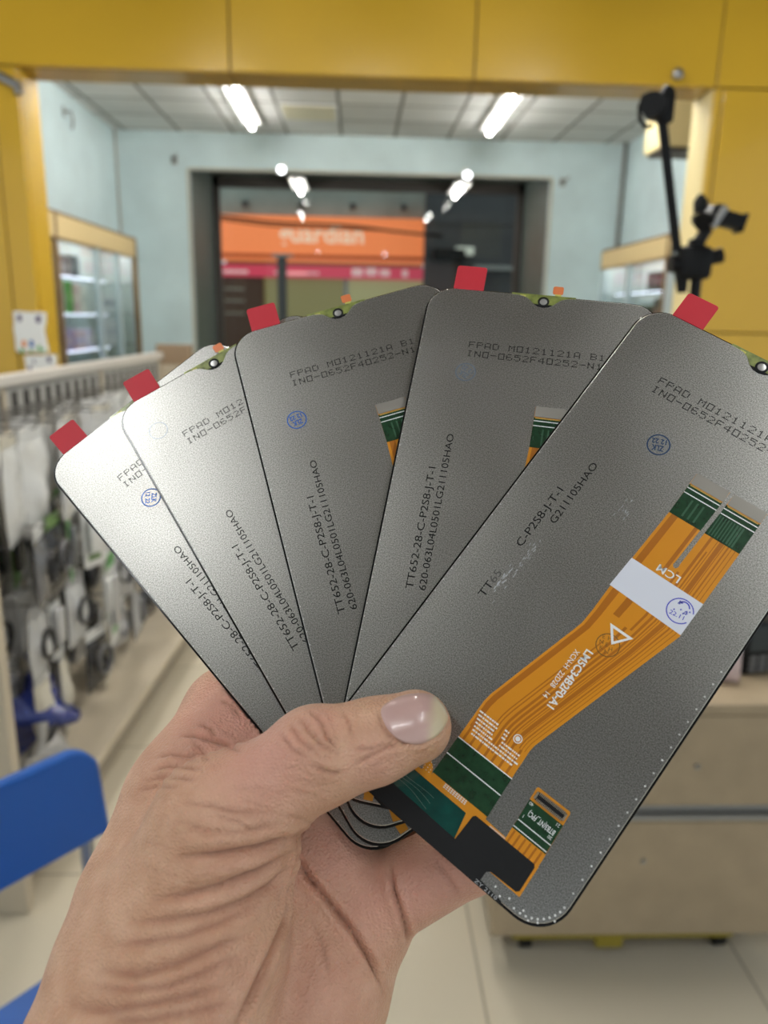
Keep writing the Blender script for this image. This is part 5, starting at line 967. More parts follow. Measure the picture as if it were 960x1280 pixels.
M_lab = mat('white_label', (.72, .73, .80), .45)
M_redtab = mat('red_pull_tab', (.52, .008, .022), .55)
M_otab = mat('orange_small_tab', (.75, .20, .06), .4)
M_ytab = mat('yellow_stem', (.62, .55, .12), .4)
M_board = mat('olive_notch_board', (.20, .23, .05), .35, coat=.4, var=(500, .4))
M_lens = mat('camera_disc', (.45, .44, .42), .3, .6)
M_conn = mat('connector_metal', (.42, .36, .28), .35, .8)

def U(u, v): return ((u-35.5), (155.2-v))
def UP(pts): return [U(*p) for p in pts]
MM = Matrix.Scale(.001, 4)
def pmb():
    m = MB(); m.T = MM; return m
def stamp(mb, c, r, xd, m, lines=('ZLK', '12 22'), z=.012):
    c = U(*c); mb.ring(c, r*.88, r, z, m); xd = Vector(xd).normalized(); yd = Vector((-xd.y, xd.x)); c = Vector(c)
    mb.text(lines[0], c-xd*r*.50+yd*r*.06, xd, r*.52, z, m, width=r*1.05, bold=.03)
    mb.text(lines[1], c-xd*r*.62-yd*r*.55, xd, r*.46, z, m, width=r*1.24, bold=.03)
NOTCH = [(46.2, .62), (44.2, .70), (42.4, .95), (41.0, 1.6), (39.9, 2.6), (38.9, 3.6), (37.6, 4.4), (36.0, 4.75), (34.4, 4.5), (33.1, 3.7), (32.0, 2.6), (31.0, 1.6), (29.6, .95), (27.6, .70), (25.6, .62)]
g_ = .62
PLATE = []
PLATE += UP([(52, 154.5)])
PLATE += [U(71-g_-9+9*sin(radians(a)), 154.5-9+9*cos(radians(a))) for a in range(0, 91, 9)]
PLATE += [U(71-g_-8+8*cos(radians(a)), g_+8-8*sin(radians(a))) for a in range(0, 91, 9)]
PLATE += UP(NOTCH)
PLATE += [U(g_+8-8*sin(radians(a)), g_+8-8*cos(radians(a))) for a in range(0, 91, 9)]
PLATE += [U(g_+9-9*cos(radians(a)), 154.5-9+9*sin(radians(a))) for a in range(0, 91, 9)]
def back_plate(i, parent):
    mb = pmb(); mb.prism(PLATE, -.6, 0, M_plate, .16, M_rim)
    z = .012
    mb.dots('FPAD M0121121A B1', U(15.6, 21.3), (1, 0), 2.15, 2.42, z, M_ink)
    mb.dots('IN0-0652F40252-N1', U(15.4, 24.4), (1, 0), 2.15, 2.40, z, M_ink, skip=())
    A, B = 'TT652-28-C-P2S8-J-T-1', '620-063L04L0501LG211105HAO'
    LA, LB = 36.6, 47.6
    if i < 4:
        mb.text(A, U(12.6, 98.6), (0, 1), 2.05, z, M_ink, width=LA); mb.text(B, U(16.1, 98.5), (0, 1), 1.95, z, M_ink, width=LB)
    else:
        wa = text_geo(A)[2]; wb = text_geo(B)[2]
        for sub, pre, m in (('TT', '', M_ink), ('65', 'TT', M_inkf), ('C-P2S8-J-T-1', 'TT652-28-', M_ink)):
            x0 = wa-text_geo(A[len(pre):])[2]; mb.text(sub, U(12.6, 98.6-x0*LA/wa), (0, 1), 2.05, z, m, width=text_geo(sub)[2]*LA/wa)
        sub = 'G211105HAO'; x0 = wb-text_geo(sub)[2]; mb.text(sub, U(16.1, 98.5-x0*LB/wb), (0, 1), 1.95, z, M_ink, width=text_geo(sub)[2]*LB/wb)
        r = random.Random(4)
        for cu, cv, a, b in ((15.2, 84., 1.3, 9), (13.6, 91, .9, 4), (28, 58, 2.2, 3.0)):
            for k in range(26 if cu < 20 else 12):
                x = cu+r.gauss(0, a*.45); y = cv+r.gauss(0, b*.45); mb.flat([U(x+.12*r.uniform(.5, 1.5)*cos(q*pi/3), y+.45*r.uniform(.6, 1.6)*sin(q*pi/3)) for q in range(6)][::-1], .006, M_smear)
    st = [((19.3, 32.6), (-.62, -.78), M_stamp), ((9.6, 14.5), (.4, -1), M_stampf), ((13.9, 36.2), (-1, -.15), M_stamp), ((16.1, 29.9), (-1, .5), M_stampf), ((25.8, 37.1), (-.9, -.35), M_stampd)][i]
    if i != 1: stamp(mb, st[0], 3.1, st[1], st[2])
    else: mb.ring(U(*st[0]), 2.8, 3.0, z, M_stampf)
    # glue dots along the rims
    for k in range(20): mb.disc(U(69.35, 80+k*3.68), .26, z, M_dot, 8)
    for k in range(36): mb.disc(U(g_+.30, 12+k*3.7), .17, z, M_dot, 6)
    for k in range(7): mb.disc(U(54.9+k*1.95, 152.6 if k % 2 == 0 else 153.6), .27, z, M_dot, 8)
    for k in range(9):
        a = radians(8+k*9.5); mb.disc(U(61.3+8.2*sin(a), 145.4+8.2*cos(a)), .3, z, M_dot, 8)
    return mb.build('back_plate', parent, 30)

def Lf(v):
    P = [(38.9, 38.2), (52, 38.1), (68, 37.2), (78, 36.8), (85, 36.7), (89.5, 36.4), (117.5, 28.5), (120, 28.1), (142, 28.3)]
    return np.interp(v, [p[0] for p in P], [p[1] for p in P])
def Rt(v):
    P = [(38.9, 57.9), (52, 57.8), (78.5, 57.2), (121.3, 44.1), (123, 43.9), (131, 44.1), (142, 44.6)]
    return np.interp(v, [p[0] for p in P], [p[1] for p in P])

def make_panel(name, label):
    t = thing(name, label, 'phone display', (0, 0, 0), 'display panels fanned in the hand')
    gm = pmb(); gm.prism(rrect(-35.5, 0, 35.5, 155.2, [9.4, 8.4, 8.4, 9.4], 10), -1.55, -.6, M_glass, .12); gm.build('cover_glass', t, 30)
    nb = pmb(); nb.prism(UP([(25.2, 3.4), (46, 3.4), (45.5, -.05), (26, -.05)]), -.62, -.30, M_board)
    for k in range(5): nb.rect(*U(28.6+k*.35, 2.0), *U(28.9+k*.35, .5), -.29, M_ytab)
    nb.prism(UP([(33, 4.9), (38.6, 4.9), (38.6, 2.8), (33, 2.8)]), -.62, -.4, M_black); nb.build('notch_board', t)
    cr = pmb(); cr.T = MM@Matrix.Translation((*U(35.9, 2.45), -.5)); cr.lathe([(1.75, 0), (1.75, .30), (1.5, .36), (1.25, .36), (1.2, .2), (0.01, .2)], M_black, 28); cr.build('camera_ring', t, 40)
    cd = pmb(); cd.T = MM@Matrix.Translation((*U(35.9, 2.45), -.33)); cd.lathe([(1.15, 0), (1.1, .08), (.9, .12), (.01, .12)], M_lens, 24); cd.build('camera_disc', t, 40)
    pt = pmb(); pt.prism([(x, y) for x, y in rrect(*U(7.5, .6), *U(17, -8.6), [.2, .9, .9, .2], 5)], -.78, -.60, M_redtab, .05); pt.build('pull_tab', t)['label'] = 'red adhesive pull tab'
    ot = pmb(); ot.prism(rrect(*U(38.3, -.9), *U(41.5, -3.8), .6, 4), -.78, -.60, M_otab, .04).prism(UP([(39.1, .6), (41, .6), (41, -1), (39.1, -1)]), -.77, -.62, M_ytab); ot.build('small_tab', t)['label'] = 'small orange tab on yellow stem'
    # long ribbon cable
    zb, zt = .04, .20
    fl = pmb()
    OUT = [(28.3, 142.6), (44.6, 142.6), (44.1, 131), (43.9, 123), (44.1, 121.3), (57.2, 78.5), (57.8, 52), (57.9, 38.9), (48.75, 38.9), (48.6, 44), (47.65, 62.4), (47.75, 63.4), (47.3, 64.1), (46.7, 64.1), (46.25, 63.5), (46.4, 62.5), (47.4, 44), (47.65, 38.9), (38.2, 38.9), (38.1, 52), (37.2, 68), (36.8, 78), (36.7, 85), (36.4, 89.5), (28.5, 117.5), (28.1, 120)]
    fl.prism(UP(OUT), zb, zt, M_flex, 0, M_edge)
    def band(s0, s1, v0, v1, z, m, fn=None):
        vs = sorted(set([v0, v1]+[q for q in (52, 68, 78, 78.5, 85, 89.5, 117.5, 120, 121.3, 123, 131) if v0 < q < v1]))
        lo = [U(Lf(v)+(Rt(v)-Lf(v))*s0, v) for v in vs]; hi = [U(Lf(v)+(Rt(v)-Lf(v))*s1, v) for v in vs]
        n = len(vs); fl.add([(*p, z) for p in lo+hi], [(k, n+k, n+k+1, k+1) for k in range(n-1)], m)
    for s0, s1, v0, v1 in ((.04, .13, 52, 127), (.37, .42, 52, 67), (.53, .56, 64.5, 84), (.66, .68, 56, 127), (.60, .635, 52, 128), (.73, .79, 52, 124), (.84, .86, 52, 124), (.89, .90, 52, 126), (.94, .95, 52, 124), (.46, .50, 84, 129), (.53, .57, 92, 129), (.34, .36, 96, 126), (.39, .41, 90, 128), (.24, .33, 69, 83), (.70, .71, 52, 120), (.80, .81, 52, 122)):
        band(s0, s1, v0, v1, zt+.006, M_trace)
    for k in range(7): band(.06+k*.135, .10+k*.135, 124, 130.8, zt+.007, M_trace)
    w = zt+.02
    fl.text('LCM', U(49.7, 65.3), (-1, 0), 1.95, w, M_wht, width=6.1, bold=.01)
    T3 = [(42.0, 85.3), (48.7, 85.4), (45.2, 89.8)]; I3 = [(43.3, 86.0), (47.5, 86.05), (45.2, 88.8)]
    fl.add([(*U(*p), w) for p in T3+I3], [(0, 3, 4, 1), (1, 4, 5, 2), (2, 5, 3, 0)], M_wht)
    fl.text('LM5C34B2F0-A1', U(41.0, 94.2), (0, -1), 1.95, w, M_wht, width=17.3, bold=.025)
    fl.text('XCN-H  22D28   14', U(38.8, 95.8), (0, -1), 1.35, w, M_wht, width=14.4, bold=.005)
    fl.disc(U(40.0, 122.4), .62, w, M_wht).ring(U(40.0, 122.4), .88, 1.12, w, M_wht)
    M_dstamp = mat('brown_stamp_ink', (.16, .075, .006), .5)
    fl.ring(U(44.6, 90.4), 2.75, 3.0, zt+.016, M_dstamp)
    for k, (a, b) in enumerate(((-1.5, -1.2), (-.2, -1.6), (1.2, -1.0), (-1.4, .3), (.2, .1), (1.4, .6), (-.6, 1.5), (.9, 1.7))): fl.text('EHKN'[k % 4], U(44.6+a-.5, 90.4+b+.5), (1, .5), 1.0, zt+.016, M_dstamp)
    r = random.Random(9)
    for k in range(7):                                       # rows of tiny unreadable print
        u = 28.7+k*.25; v = 122.3+k*.95
        while u < 42.6-(.8 if k > 2 else 5)*(k < 3)+0*k:
            ww = r.choice((.35, .5, .7, 1.1))
            if not (34.5 < u < 36.2 and k < 5) and not (u > 38.3 and v < 124.2) and u+ww < Rt(v)-.4:
                fl.rect(*U(u, v+.5), *U(u+ww, v+.08), w, M_wht)
            u += ww+.18
    for q, sgn in enumerate(range(30)):
        fl.rect(*U(32.2+q % 10*.68, 141.9+.42*(q//10)), *U(32.2+q % 10*.68+.45, 141.65+.42*(q//10)), w+.02, M_wht)
    flex = fl.build('flex_cable', t); flex['label'] = 'orange printed ribbon cable'
    def lay(poly):
        g = pmb(); g.prism(UP(poly), zt, zt+.05, M_green); return g
    def fin(g): g.build('green_coverlay', flex)['label'] = 'dark green band across the ribbon cable'
    ga = lay([(38.1, 52), (47.05, 52), (47.5, 42.4), (38.2, 42.4)]); gb = lay([(48.2, 52), (57.8, 52), (57.9, 42.4), (48.65, 42.4)]); gd = lay([(28.15, 141.5), (44.6, 141.5), (44.15, 130.9), (28.1, 130.9)])
    for v in (43.5, 45.05): ga.rect(*U(38.2, v+.14), *U(47.4, v-.14), zt+.06, M_wht); gb.rect(*U(48.6, v+.14), *U(57.85, v-.14), zt+.06, M_wht)
    for v in (130.9, 135.65): gd.rect(*U(28.1, v+.13), *U(44.3, v-.13), zt+.06, M_wht)
    for k in range(9): gb.rect(*U(48.9+k*.78, 51.6), *U(48.9+k*.78+(.3 if k < 6 else .5), 45.6), zt+.058, M_green2)
    for k in range(3): ga.rect(*U(41+k*1.6, 51.2), *U(41.5+k*1.6, 46), zt+.058, M_green2)
    fin(ga); fin(gb); fin(gd)
    for u0, u1 in ((38.25, 47.55), (48.75, 57.85)):
        pm = pmb(); pm.prism(rrect(*U(u0, 42.2), *U(u1, 38.75), .35, 4), zt, zt+.12, M_pad, .03); pm.rect(*U(u0+.3, 42.75), *U(u1-.3, 42.45), zt+.055, M_edge); pm.build('connector_pad', flex)
    ls = pmb(); ls.prism(UP([(36.5, 77.1), (57.2, 78.0), (57.45, 68.2), (37.1, 67.9)]), zt+.03, zt+.10, M_lab)
    c = Vector(U(53.9, 72.9)); z = zt+.115
    M_st2 = mat('violet_blue_stamp_ink', (.06, .07, .50), .5)
    ls.ring(c, 3.05, 3.35, z, M_st2, 20, 330).ring(c+Vector((.2, 1.2)), 1.3, 1.65, z, M_st2, 20, 160, 14)
    ls.text('22.11', c+Vector((-1.9, -2.0)), (1, .12), 1.05, z, M_st2, width=3.7, bold=.01)
    for k in range(14):
        a, b = r.uniform(-1.6, 1.9), r.uniform(-.7, 2.1); ls.rect(c.x+a, c.y+b, c.x+a+.5, c.y+b+.16, z, M_st2); ls.rect(c.x+a+.1, c.y+b-.2, c.x+a+.26, c.y+b+.35, z, M_st2)
    ls.build('label_sticker', flex)['label'] = 'white sticker with round blue date stamp'
    # short side cable with its connector
    tc = pmb(); tc.prism(UP([(50.7, 143.2), (60.1, 143.2), (60, 140.8), (59.35, 128.9), (59.1, 128.5), (50.3, 128.5), (50, 128.9)]), zb, zt, M_flex, 0, M_edge)
    tc.prism(UP([(50.55, 139.7), (59.85, 139.7), (59.5, 132), (50.15, 132)]), zt, zt+.05, M_green)
    for v in (137.35, 139.15): tc.rect(*U(50.5, v+.12), *U(59.75, v-.12), zt+.06, M_wht)
    tc.text('BTB3(NT_FPC)', U(58.9, 134.1), (-1, 0), 1.25, zt+.07, M_wht, width=7.2, bold=.01)
    for s, u, v in (('21', 59.0, 132.3), ('20', 59.1, 135.7), ('40', 51.6, 132.3), ('1', 51.2, 135.7)): tc.text(s, U(u, v), (-1, 0), .75, zt+.07, M_wht)
    for k in range(6): tc.rect(*U(51.2+k*1.5, 143.2), *U(51.7+k*1.5, 139.9), zt+.01, M_trace)
    tcb = tc.build('touch_cable', t); tcb['label'] = 'short green and orange side cable'
    cn = pmb(); cn.prism(UP([(50.9, 131.3), (58.7, 131.3), (58.7, 129.3), (50.9, 129.3)]), zt, zt+.55, M_black, .1)
    for k in range(20): cn.prism(UP([(51.4+k*.36, 129.9), (51.6+k*.36, 129.9), (51.6+k*.36, 129.1), (51.4+k*.36, 129.1)]), zt, zt+.62, M_conn).prism(UP([(51.4+k*.36, 131.5), (51.6+k*.36, 131.5), (51.6+k*.36, 130.8), (51.4+k*.36, 130.8)]), zt, zt+.62, M_conn)
    cn.prism(UP([(50.6, 131.2), (51.15, 131.2), (51.15, 129.4), (50.6, 129.4)]), zt, zt+.66, M_conn, .08).prism(UP([(58.5, 131.2), (59.0, 131.2), (59.0, 129.4), (58.5, 129.4)]), zt, zt+.66, M_conn, .08)
    cn.build('connector', tcb)
    # driver board, glossy film and black tape along the bottom
    db = pmb(); db.prism(UP([(10.0, 150.6), (10.2, 154.1), (12.6, 154.1), (12.6, 150.9), (60.4, 150.9), (60.2, 142.9), (45, 142.2), (28.3, 142.2), (27.6, 140.6), (26.0, 139.4), (25.2, 140.8), (25.6, 142.6), (21, 143.2), (12.6, 143.2), (10.6, 145), (11.6, 147)]), zb-.02, zb+.06, M_flex, 0, M_edge)
    for k in range(12): db.disc(U(25.6+(k % 3)*.9, 139.9+(k//3)*.75), .12, zb+.065, M_wht, 6)
    db.rect(*U(46.2, 142.95), *U(58.8, 142.65), zb+.12, mat('copper_line', (.80, .55, .40), .4)); db.build('driver_board', t)
    df = pmb(); df.prism(UP([(14.5, 150.3), (41.3, 150.3), (40.1, 144.0), (16, 143.8)]), zt-.06, zt+.14, M_teal, .08)
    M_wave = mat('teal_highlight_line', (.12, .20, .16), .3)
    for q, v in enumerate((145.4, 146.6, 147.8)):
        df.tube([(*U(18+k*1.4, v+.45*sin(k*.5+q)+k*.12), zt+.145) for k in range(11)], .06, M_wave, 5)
    df.build('driver_film', t)['label'] = 'shiny dark green film over the driver chip'
    bt = pmb(); TP = [(58.8, 154.95), (15.5, 154.95), (12.8, 153.2), (12.8, 149.4), (41.5, 150.25), (41.8, 143.6), (42.3, 143.0), (59.0, 143.0), (59.5, 143.6), (59.7, 149.8), (59.1, 150.45), (52.2, 150.7), (51.4, 151.4), (51.35, 153.7), (57.6, 154.25)]
    bt.prism(UP(TP)[::-1], zt+.0, zt+.17, M_tape, .05)
    bt.text('ZY 2110', U(50.4, 154.85), (1, 0), .82, zt+.18, mat('grey_print', (.45, .45, .45), .5), width=6.2)
    bt.build('black_tape', t)
    return t
def copy_thing(src, name):
    r = src.copy(); r.name = name; COL.objects.link(r)
    for ch in src.children:
        if ch.name.startswith('back_plate'): continue
        c = ch.copy(); COL.objects.link(c); c.parent = r
        for g in ch.children:
            d = g.copy(); COL.objects.link(d); d.parent = c
    return r
LAB = ['rearmost silver display panel of the fan, leaning furthest left',
       'silver display panel with bright glare, in front of the rearmost one',
       'silver display panel in the middle of the fan with a clear blue stamp',
       'silver display panel second from the front, upright with level top edge and faint stamp',
       'silver display panel at the front of the fan, whole orange ribbon cable showing']
first = make_panel('phone_display', LAB[4])
pan = [copy_thing(first, 'phone_display') for i in range(4)]+[first]
for i, p in enumerate(pan):
    back_plate(i, p); p['label'] = LAB[i]
    M = PANEL_POSES[i]; p.matrix_world = Matrix([*M, [0, 0, 0, 1]])
# ------------------------------------------------------------------ the hand (one continuous skin grown from a distance field)
def _rcone(p, a, b, ra, rb):
    a = np.array(a, np.float32); b = np.array(b, np.float32)
    ab = b-a; h = np.clip(((p-a)@ab)/float(ab@ab), 0, 1)
    d = p-a-h[:, None]*ab
    return np.sqrt((d*d).sum(1))-(ra+(rb-ra)*h)
def _smin(a, b, k):
    h = np.maximum(k-np.abs(a-b), 0)/k
    return np.minimum(a, b)-h*h*k*.25
def _slab(p, m, grow):
    # distance to one display panel (a box) in the hand's own frame
    r, o = m
    q = (p-np.array(o, np.float32))@np.array(r, np.float32)
    hx, hy, hz = 35.7+grow, 77.8+grow, 0.95+grow
    q = np.abs(q-np.array((0, 77.6, -0.7), np.float32))-np.array((hx, hy, hz), np.float32)
    return np.sqrt((np.maximum(q, 0)**2).sum(1))+np.minimum(q.max(1), 0)
def hand_sdf(p, prims, slabs):
    g = {}
    for grp, k, a, ra, b, rb in prims:
        d = _rcone(p, a, b, ra, rb)
        g[grp] = d if grp not in g else _smin(g[grp], d, k)
    out = _smin(g['palm'], g['thenar'], 5.0)
    out = _smin(out, g['thumb'], 5.0)
    for f in ('index', 'middle', 'ring', 'pinky'):
        out = _smin(out, g[f], 3.0)
    for m in slabs:
        out = np.maximum(out, .12-_slab(p, m, 0))
    return out

def grow_skin(lo, hi, step, fn):
    n = [int(math.ceil((hi[i]-lo[i])/step))+1 for i in range(3)]
    ax = [np.float32(lo[i])+np.arange(n[i], dtype=np.float32)*np.float32(step) for i in range(3)]
    S = 5; nc = [(m+S-1)//S for m in n]
    cc = np.stack(np.meshgrid(*[lo[i]+(np.arange(nc[i])*S+(S-1)/2)*step for i in range(3)], indexing='ij'), -1).reshape(-1, 3).astype(np.float32)
    dc = fn(cc).reshape(nc)
    F = np.repeat(np.repeat(np.repeat(np.where(dc > 0, 9., -9.).astype(np.float32), S, 0), S, 1), S, 2)[:n[0], :n[1], :n[2]].copy()
    near = np.repeat(np.repeat(np.repeat(np.abs(dc) < step*S*1.3, S, 0), S, 1), S, 2)[:n[0], :n[1], :n[2]]
    idx = np.argwhere(near)
    pts = np.stack([ax[i][idx[:, i]] for i in range(3)], 1)
    out = np.empty(len(pts), np.float32)
    for a in range(0, len(pts), 400000): out[a:a+400000] = fn(pts[a:a+400000])
    F[idx[:, 0], idx[:, 1], idx[:, 2]] = out
    ins = F < 0
    a = ins[:-1, :-1, :-1].astype(np.int8); cnt = a.copy()
    offs = [(i, j, k) for i in (0, 1) for j in (0, 1) for k in (0, 1)]
    sl = lambda o: tuple(slice(o[i], n[i]-1+o[i]) for i in range(3))
    cnt = sum(ins[sl(o)].astype(np.int8) for o in offs)
    act = (cnt > 0) & (cnt < 8); ci = np.argwhere(act)
    vid = np.full(act.shape, -1, np.int64); vid[act] = np.arange(len(ci))
    acc = np.zeros((len(ci), 3)); w = np.zeros(len(ci))
    for ia, oa in enumerate(offs):
        for ob in offs[ia+1:]:
            if sum(abs(oa[q]-ob[q]) for q in range(3)) != 1: continue
            fa = F[ci[:, 0]+oa[0], ci[:, 1]+oa[1], ci[:, 2]+oa[2]]; fb = F[ci[:, 0]+ob[0], ci[:, 1]+ob[1], ci[:, 2]+ob[2]]
            x = (fa < 0) != (fb < 0); t = np.where(x, fa/np.where(fa == fb, 1, fa-fb), 0)
            p = np.array(oa)+t[:, None]*(np.array(ob)-np.array(oa)); acc[x] += p[x]; w[x] += 1
    V = (ci+acc/w[:, None])*step+np.array(lo)
    Q = []
    for d in range(3):
        e1, e2 = [(1, 2), (2, 0), (0, 1)][d]
        s0 = [slice(None)]*3; s1 = [slice(None)]*3; s0[d] = slice(0, -1); s1[d] = slice(1, None)
        A = ins[tuple(s0)]; B = ins[tuple(s1)]; ed = np.argwhere(A != B)
        ok = (ed[:, e1] > 0) & (ed[:, e2] > 0) & (ed[:, e1] < n[e1]-1) & (ed[:, e2] < n[e2]-1); ed = ed[ok]
        fl = A[ed[:, 0], ed[:, 1], ed[:, 2]]
        def at(o1, o2):
            q = ed.copy(); q[:, e1] -= o1; q[:, e2] -= o2; return vid[q[:, 0], q[:, 1], q[:, 2]]
        q = np.stack([at(1, 1), at(0, 1), at(0, 0), at(1, 0)], 1); q[~fl] = q[~fl][:, ::-1]; Q.append(q)
    return V, np.concatenate(Q)
PR3 = HAND_PRIMS; SL = HAND_SLABS
fn = lambda p: hand_sdf(p, PR3, SL)
lo, hi = HAND_BOX
V, Q = grow_skin(lo, hi, .62, fn)
# smooth once (umbrella) to remove grid facets
E = np.concatenate([Q[:, [0, 1]], Q[:, [1, 2]], Q[:, [2, 3]], Q[:, [3, 0]]])
def relax(V, k):
    s = np.zeros_like(V); c = np.zeros(len(V))
    for a, b in ((0, 1), (1, 0)):
        np.add.at(s, E[:, a], V[E[:, b]]); np.add.at(c, E[:, a], 1)
    return V+k*(s/np.maximum(c, 1)[:, None]-V)
for _ in range(4): V = relax(relax(V, .5), -.45)
def normals(V):
    f = np.cross(V[Q[:, 2]]-V[Q[:, 0]], V[Q[:, 3]]-V[Q[:, 1]]); nn = np.zeros_like(V)
    for k in range(4): np.add.at(nn, Q[:, k], f)
    return nn/np.maximum(np.linalg.norm(nn, axis=1, keepdims=True), 1e-9)
NV = normals(V)
# creases and folds of the skin: polylines on the surface, (depth, half width, points)
disp = np.zeros(len(V)); crease = np.zeros(len(V))
for dep, wid, pts in HAND_CREASES:
    P = np.array(pts); lo_ = P.min(0)-4*wid-2; hi_ = P.max(0)+4*wid+2
    sel = np.where(((V > lo_) & (V < hi_)).all(1))[0]
    if not len(sel): continue
    X = V[sel]; best = np.full(len(sel), 1e9); tt = np.zeros(len(sel)); n_ = len(P)-1
    for k in range(n_):
        ab = P[k+1]-P[k]; h = np.clip((X-P[k])@ab/(ab@ab+1e-9), 0, 1); d = np.linalg.norm(X-P[k]-h[:, None]*ab, axis=1)
        u = d < best; best[u] = d[u]; tt[u] = ((k+h)/n_)[u]
    fade = np.minimum(1, 4*np.minimum(tt, 1-tt)+.25)
    g = np.exp(-best/(.55*wid)); rim = np.exp(-((best-2.0*wid)/(1.2*wid))**2)*.35
    disp[sel] += dep*fade*(rim-g) if dep > 0 else -dep*fade*g
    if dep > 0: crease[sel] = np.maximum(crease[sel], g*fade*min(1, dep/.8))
V = V+NV*disp[:, None]
pink = np.zeros(len(V))
for c, r, k in HAND_PINK: pink = np.maximum(pink, k*np.exp(-((V-np.array(c))**2).sum(1)/r**2))
me = bpy.data.meshes.new('hand'); org = np.array(HAND_ORIGIN)
me.from_pydata(((V-org)*.001).tolist(), [], Q.tolist())
ca = me.color_attributes.new('skin_zone', 'FLOAT_COLOR', 'POINT')
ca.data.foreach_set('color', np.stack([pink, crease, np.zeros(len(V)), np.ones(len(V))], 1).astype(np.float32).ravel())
me.polygons.foreach_set('use_smooth', [True]*len(me.polygons))
def skin_mat():
    m = bpy.data.materials.new('skin'); m.use_nodes = True; nt = m.node_tree; N = nt.nodes; Lk = nt.links; b = N['Principled BSDF']
    at = N.new('ShaderNodeAttribute'); at.attribute_name = 'skin_zone'; sp = N.new('ShaderNodeSeparateColor'); Lk.new(at.outputs['Color'], sp.inputs[0])
    tc = N.new('ShaderNodeTexCoord'); nz = N.new('ShaderNodeTexNoise'); nz.inputs['Scale'].default_value = 140; nz.inputs['Detail'].default_value = 5; Lk.new(tc.outputs['Object'], nz.inputs['Vector'])
    r = N.new('ShaderNodeValToRGB'); r.color_ramp.elements[0].position = .3; r.color_ramp.elements[1].position = .72
    r.color_ramp.elements[0].color = (*SKIN_A, 1); r.color_ramp.elements[1].color = (*SKIN_B, 1); Lk.new(nz.outputs['Fac'], r.inputs['Fac'])
    x = N.new('ShaderNodeMix'); x.data_type = 'RGBA'; Lk.new(sp.outputs[0], x.inputs['Factor']); Lk.new(r.outputs['Color'], x.inputs[6]); x.inputs[7].default_value = (*SKIN_PINK, 1)
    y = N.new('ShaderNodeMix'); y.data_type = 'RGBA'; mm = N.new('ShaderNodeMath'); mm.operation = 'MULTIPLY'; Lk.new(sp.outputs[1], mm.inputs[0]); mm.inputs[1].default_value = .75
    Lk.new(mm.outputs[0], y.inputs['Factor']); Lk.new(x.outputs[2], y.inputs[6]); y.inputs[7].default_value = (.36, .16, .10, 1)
    Lk.new(y.outputs[2], b.inputs['Base Color']); b.inputs['Roughness'].default_value = .44; b.inputs['Specular IOR Level'].default_value = .35
    b.inputs['Subsurface Weight'].default_value = .12; b.inputs['Subsurface Radius'].default_value = (1., .35, .18); b.inputs['Subsurface Scale'].default_value = .004
    vo = N.new('ShaderNodeTexVoronoi'); vo.inputs['Scale'].default_value = 1400; Lk.new(tc.outputs['Object'], vo.inputs['Vector'])
    n2 = N.new('ShaderNodeTexNoise'); n2.inputs['Scale'].default_value = 420; n2.inputs['Detail'].default_value = 4; Lk.new(tc.outputs['Object'], n2.inputs['Vector'])
    ad = N.new('ShaderNodeMath'); ad.operation = 'ADD'; Lk.new(vo.outputs['Distance'], ad.inputs[0]); Lk.new(n2.outputs['Fac'], ad.inputs[1])
    bp = N.new('ShaderNodeBump'); bp.inputs['Strength'].default_value = .8; bp.inputs['Distance'].default_value = .0004; Lk.new(ad.outputs[0], bp.inputs['Height']); Lk.new(bp.outputs['Normal'], b.inputs['Normal'])
    return m
me.materials.append(skin_mat())
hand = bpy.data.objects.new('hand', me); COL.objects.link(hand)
HM = Matrix([[*HAND_FRAME[i], 0] for i in range(3)]+[[0, 0, 0, 1]])
o3 = HM@Vector(tuple(org*.001)); hand.matrix_world = Matrix.Translation(o3+Vector((0, 0, 1.40)))@HM
tag(hand, 'bare left hand gripping the fan of silver display panels, thumb across the front', 'hand')
# thumbnail: a thin shell fitted to the thumb
NR = np.array(NAIL_GRID); nr, ns = NAIL_SHAPE
c_ = np.array(NAIL_CENTRE)
vs = [c_]+list(NR.reshape(-1, 3)); vs = [((v-org)*.001).tolist() for v in vs]
fs = [(0, 1+(k+1) % ns, 1+k) for k in range(ns)]
for q in range(nr-1):
    fs += [(1+q*ns+k, 1+q*ns+(k+1) % ns, 1+(q+1)*ns+(k+1) % ns, 1+(q+1)*ns+k) for k in range(ns)]
nm = bpy.data.meshes.new('thumbnail'); nm.from_pydata(vs, [], fs); nm.polygons.foreach_set('use_smooth', [True]*len(nm.polygons))
ca = nm.color_attributes.new('nail_zone', 'FLOAT_COLOR', 'POINT')
ca.data.foreach_set('color', np.array([[a, b, 0, 1] for a, b in NAIL_ZONE], np.float32).ravel())
m = bpy.data.materials.new('nail'); m.use_nodes = True; nt = m.node_tree; b = nt.nodes['Principled BSDF']
at = nt.nodes.new('ShaderNodeAttribute'); at.attribute_name = 'nail_zone'; sp = nt.nodes.new('ShaderNodeSeparateColor'); nt.links.new(at.outputs['Color'], sp.inputs[0])
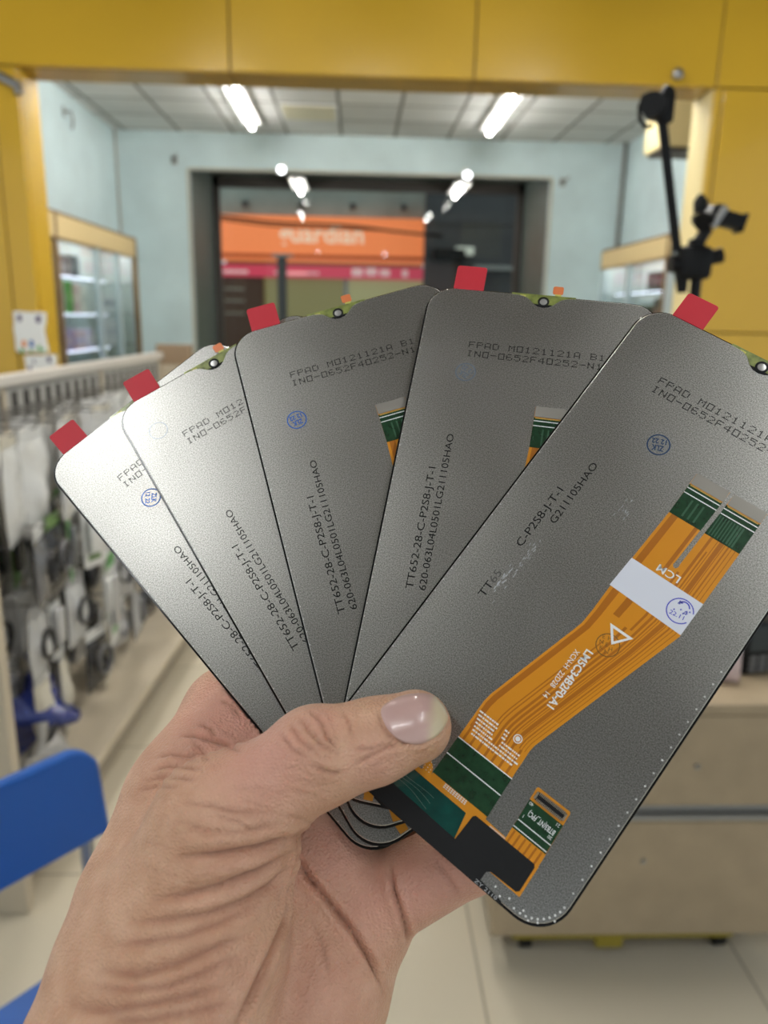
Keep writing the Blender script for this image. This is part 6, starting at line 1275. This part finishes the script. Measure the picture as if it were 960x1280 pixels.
x = nt.nodes.new('ShaderNodeMix'); x.data_type = 'RGBA'; nt.links.new(sp.outputs[0], x.inputs['Factor']); x.inputs[6].default_value = (.56, .36, .32, 1); x.inputs[7].default_value = (.66, .55, .36, 1)
y = nt.nodes.new('ShaderNodeMix'); y.data_type = 'RGBA'; nt.links.new(sp.outputs[1], y.inputs['Factor']); nt.links.new(x.outputs[2], y.inputs[6]); y.inputs[7].default_value = (.58, .38, .35, 1)
nt.links.new(y.outputs[2], b.inputs['Base Color']); b.inputs['Roughness'].default_value = .28; b.inputs['Coat Weight'].default_value = .2
nm.materials.append(m)
no = bpy.data.objects.new('thumbnail', nm); COL.objects.link(no); no.parent = hand; no['label'] = 'short pink thumbnail with pale tip'
bm = bmesh.new(); bm.from_mesh(nm); bmesh.ops.recalc_face_normals(bm, faces=bm.faces[:]); bm.to_mesh(nm); bm.free()
# ------------------------------------------------------------------ world light and camera
w = bpy.data.worlds.new('overcast'); SC.world = w; w.use_nodes = True
nt = w.node_tree; bg = nt.nodes['Background']; bg.inputs['Color'].default_value = (.86, .95, 1.0, 1); bg.inputs['Strength'].default_value = WORLD
cd = bpy.data.cameras.new('camera'); cam = bpy.data.objects.new('camera', cd); COL.objects.link(cam)
R = HAND_FRAME
cam.matrix_world = Matrix([[R[i][0], -R[i][1], -R[i][2], (0, 0, 1.40)[i]] for i in range(3)]+[[0, 0, 0, 1]])
cd.sensor_fit = 'HORIZONTAL'; cd.sensor_width = 27.; cd.lens = 27.; cd.clip_start = .01; cd.clip_end = 200
cd.dof.use_dof = True; cd.dof.focus_distance = .212; cd.dof.aperture_fstop = 13.
SC.camera = cam
SC.view_settings.view_transform = 'Standard'; SC.view_settings.look = 'None'; SC.view_settings.gamma = 1; SC.view_settings.exposure = EXPOSURE
SC.view_settings.use_curve_mapping = False
SC.cycles.use_denoising = True; SC.cycles.max_bounces = 7; SC.cycles.diffuse_bounces = 4; SC.cycles.glossy_bounces = 4; SC.cycles.transparent_max_bounces = 10; SC.cycles.sample_clamp_indirect = 6.
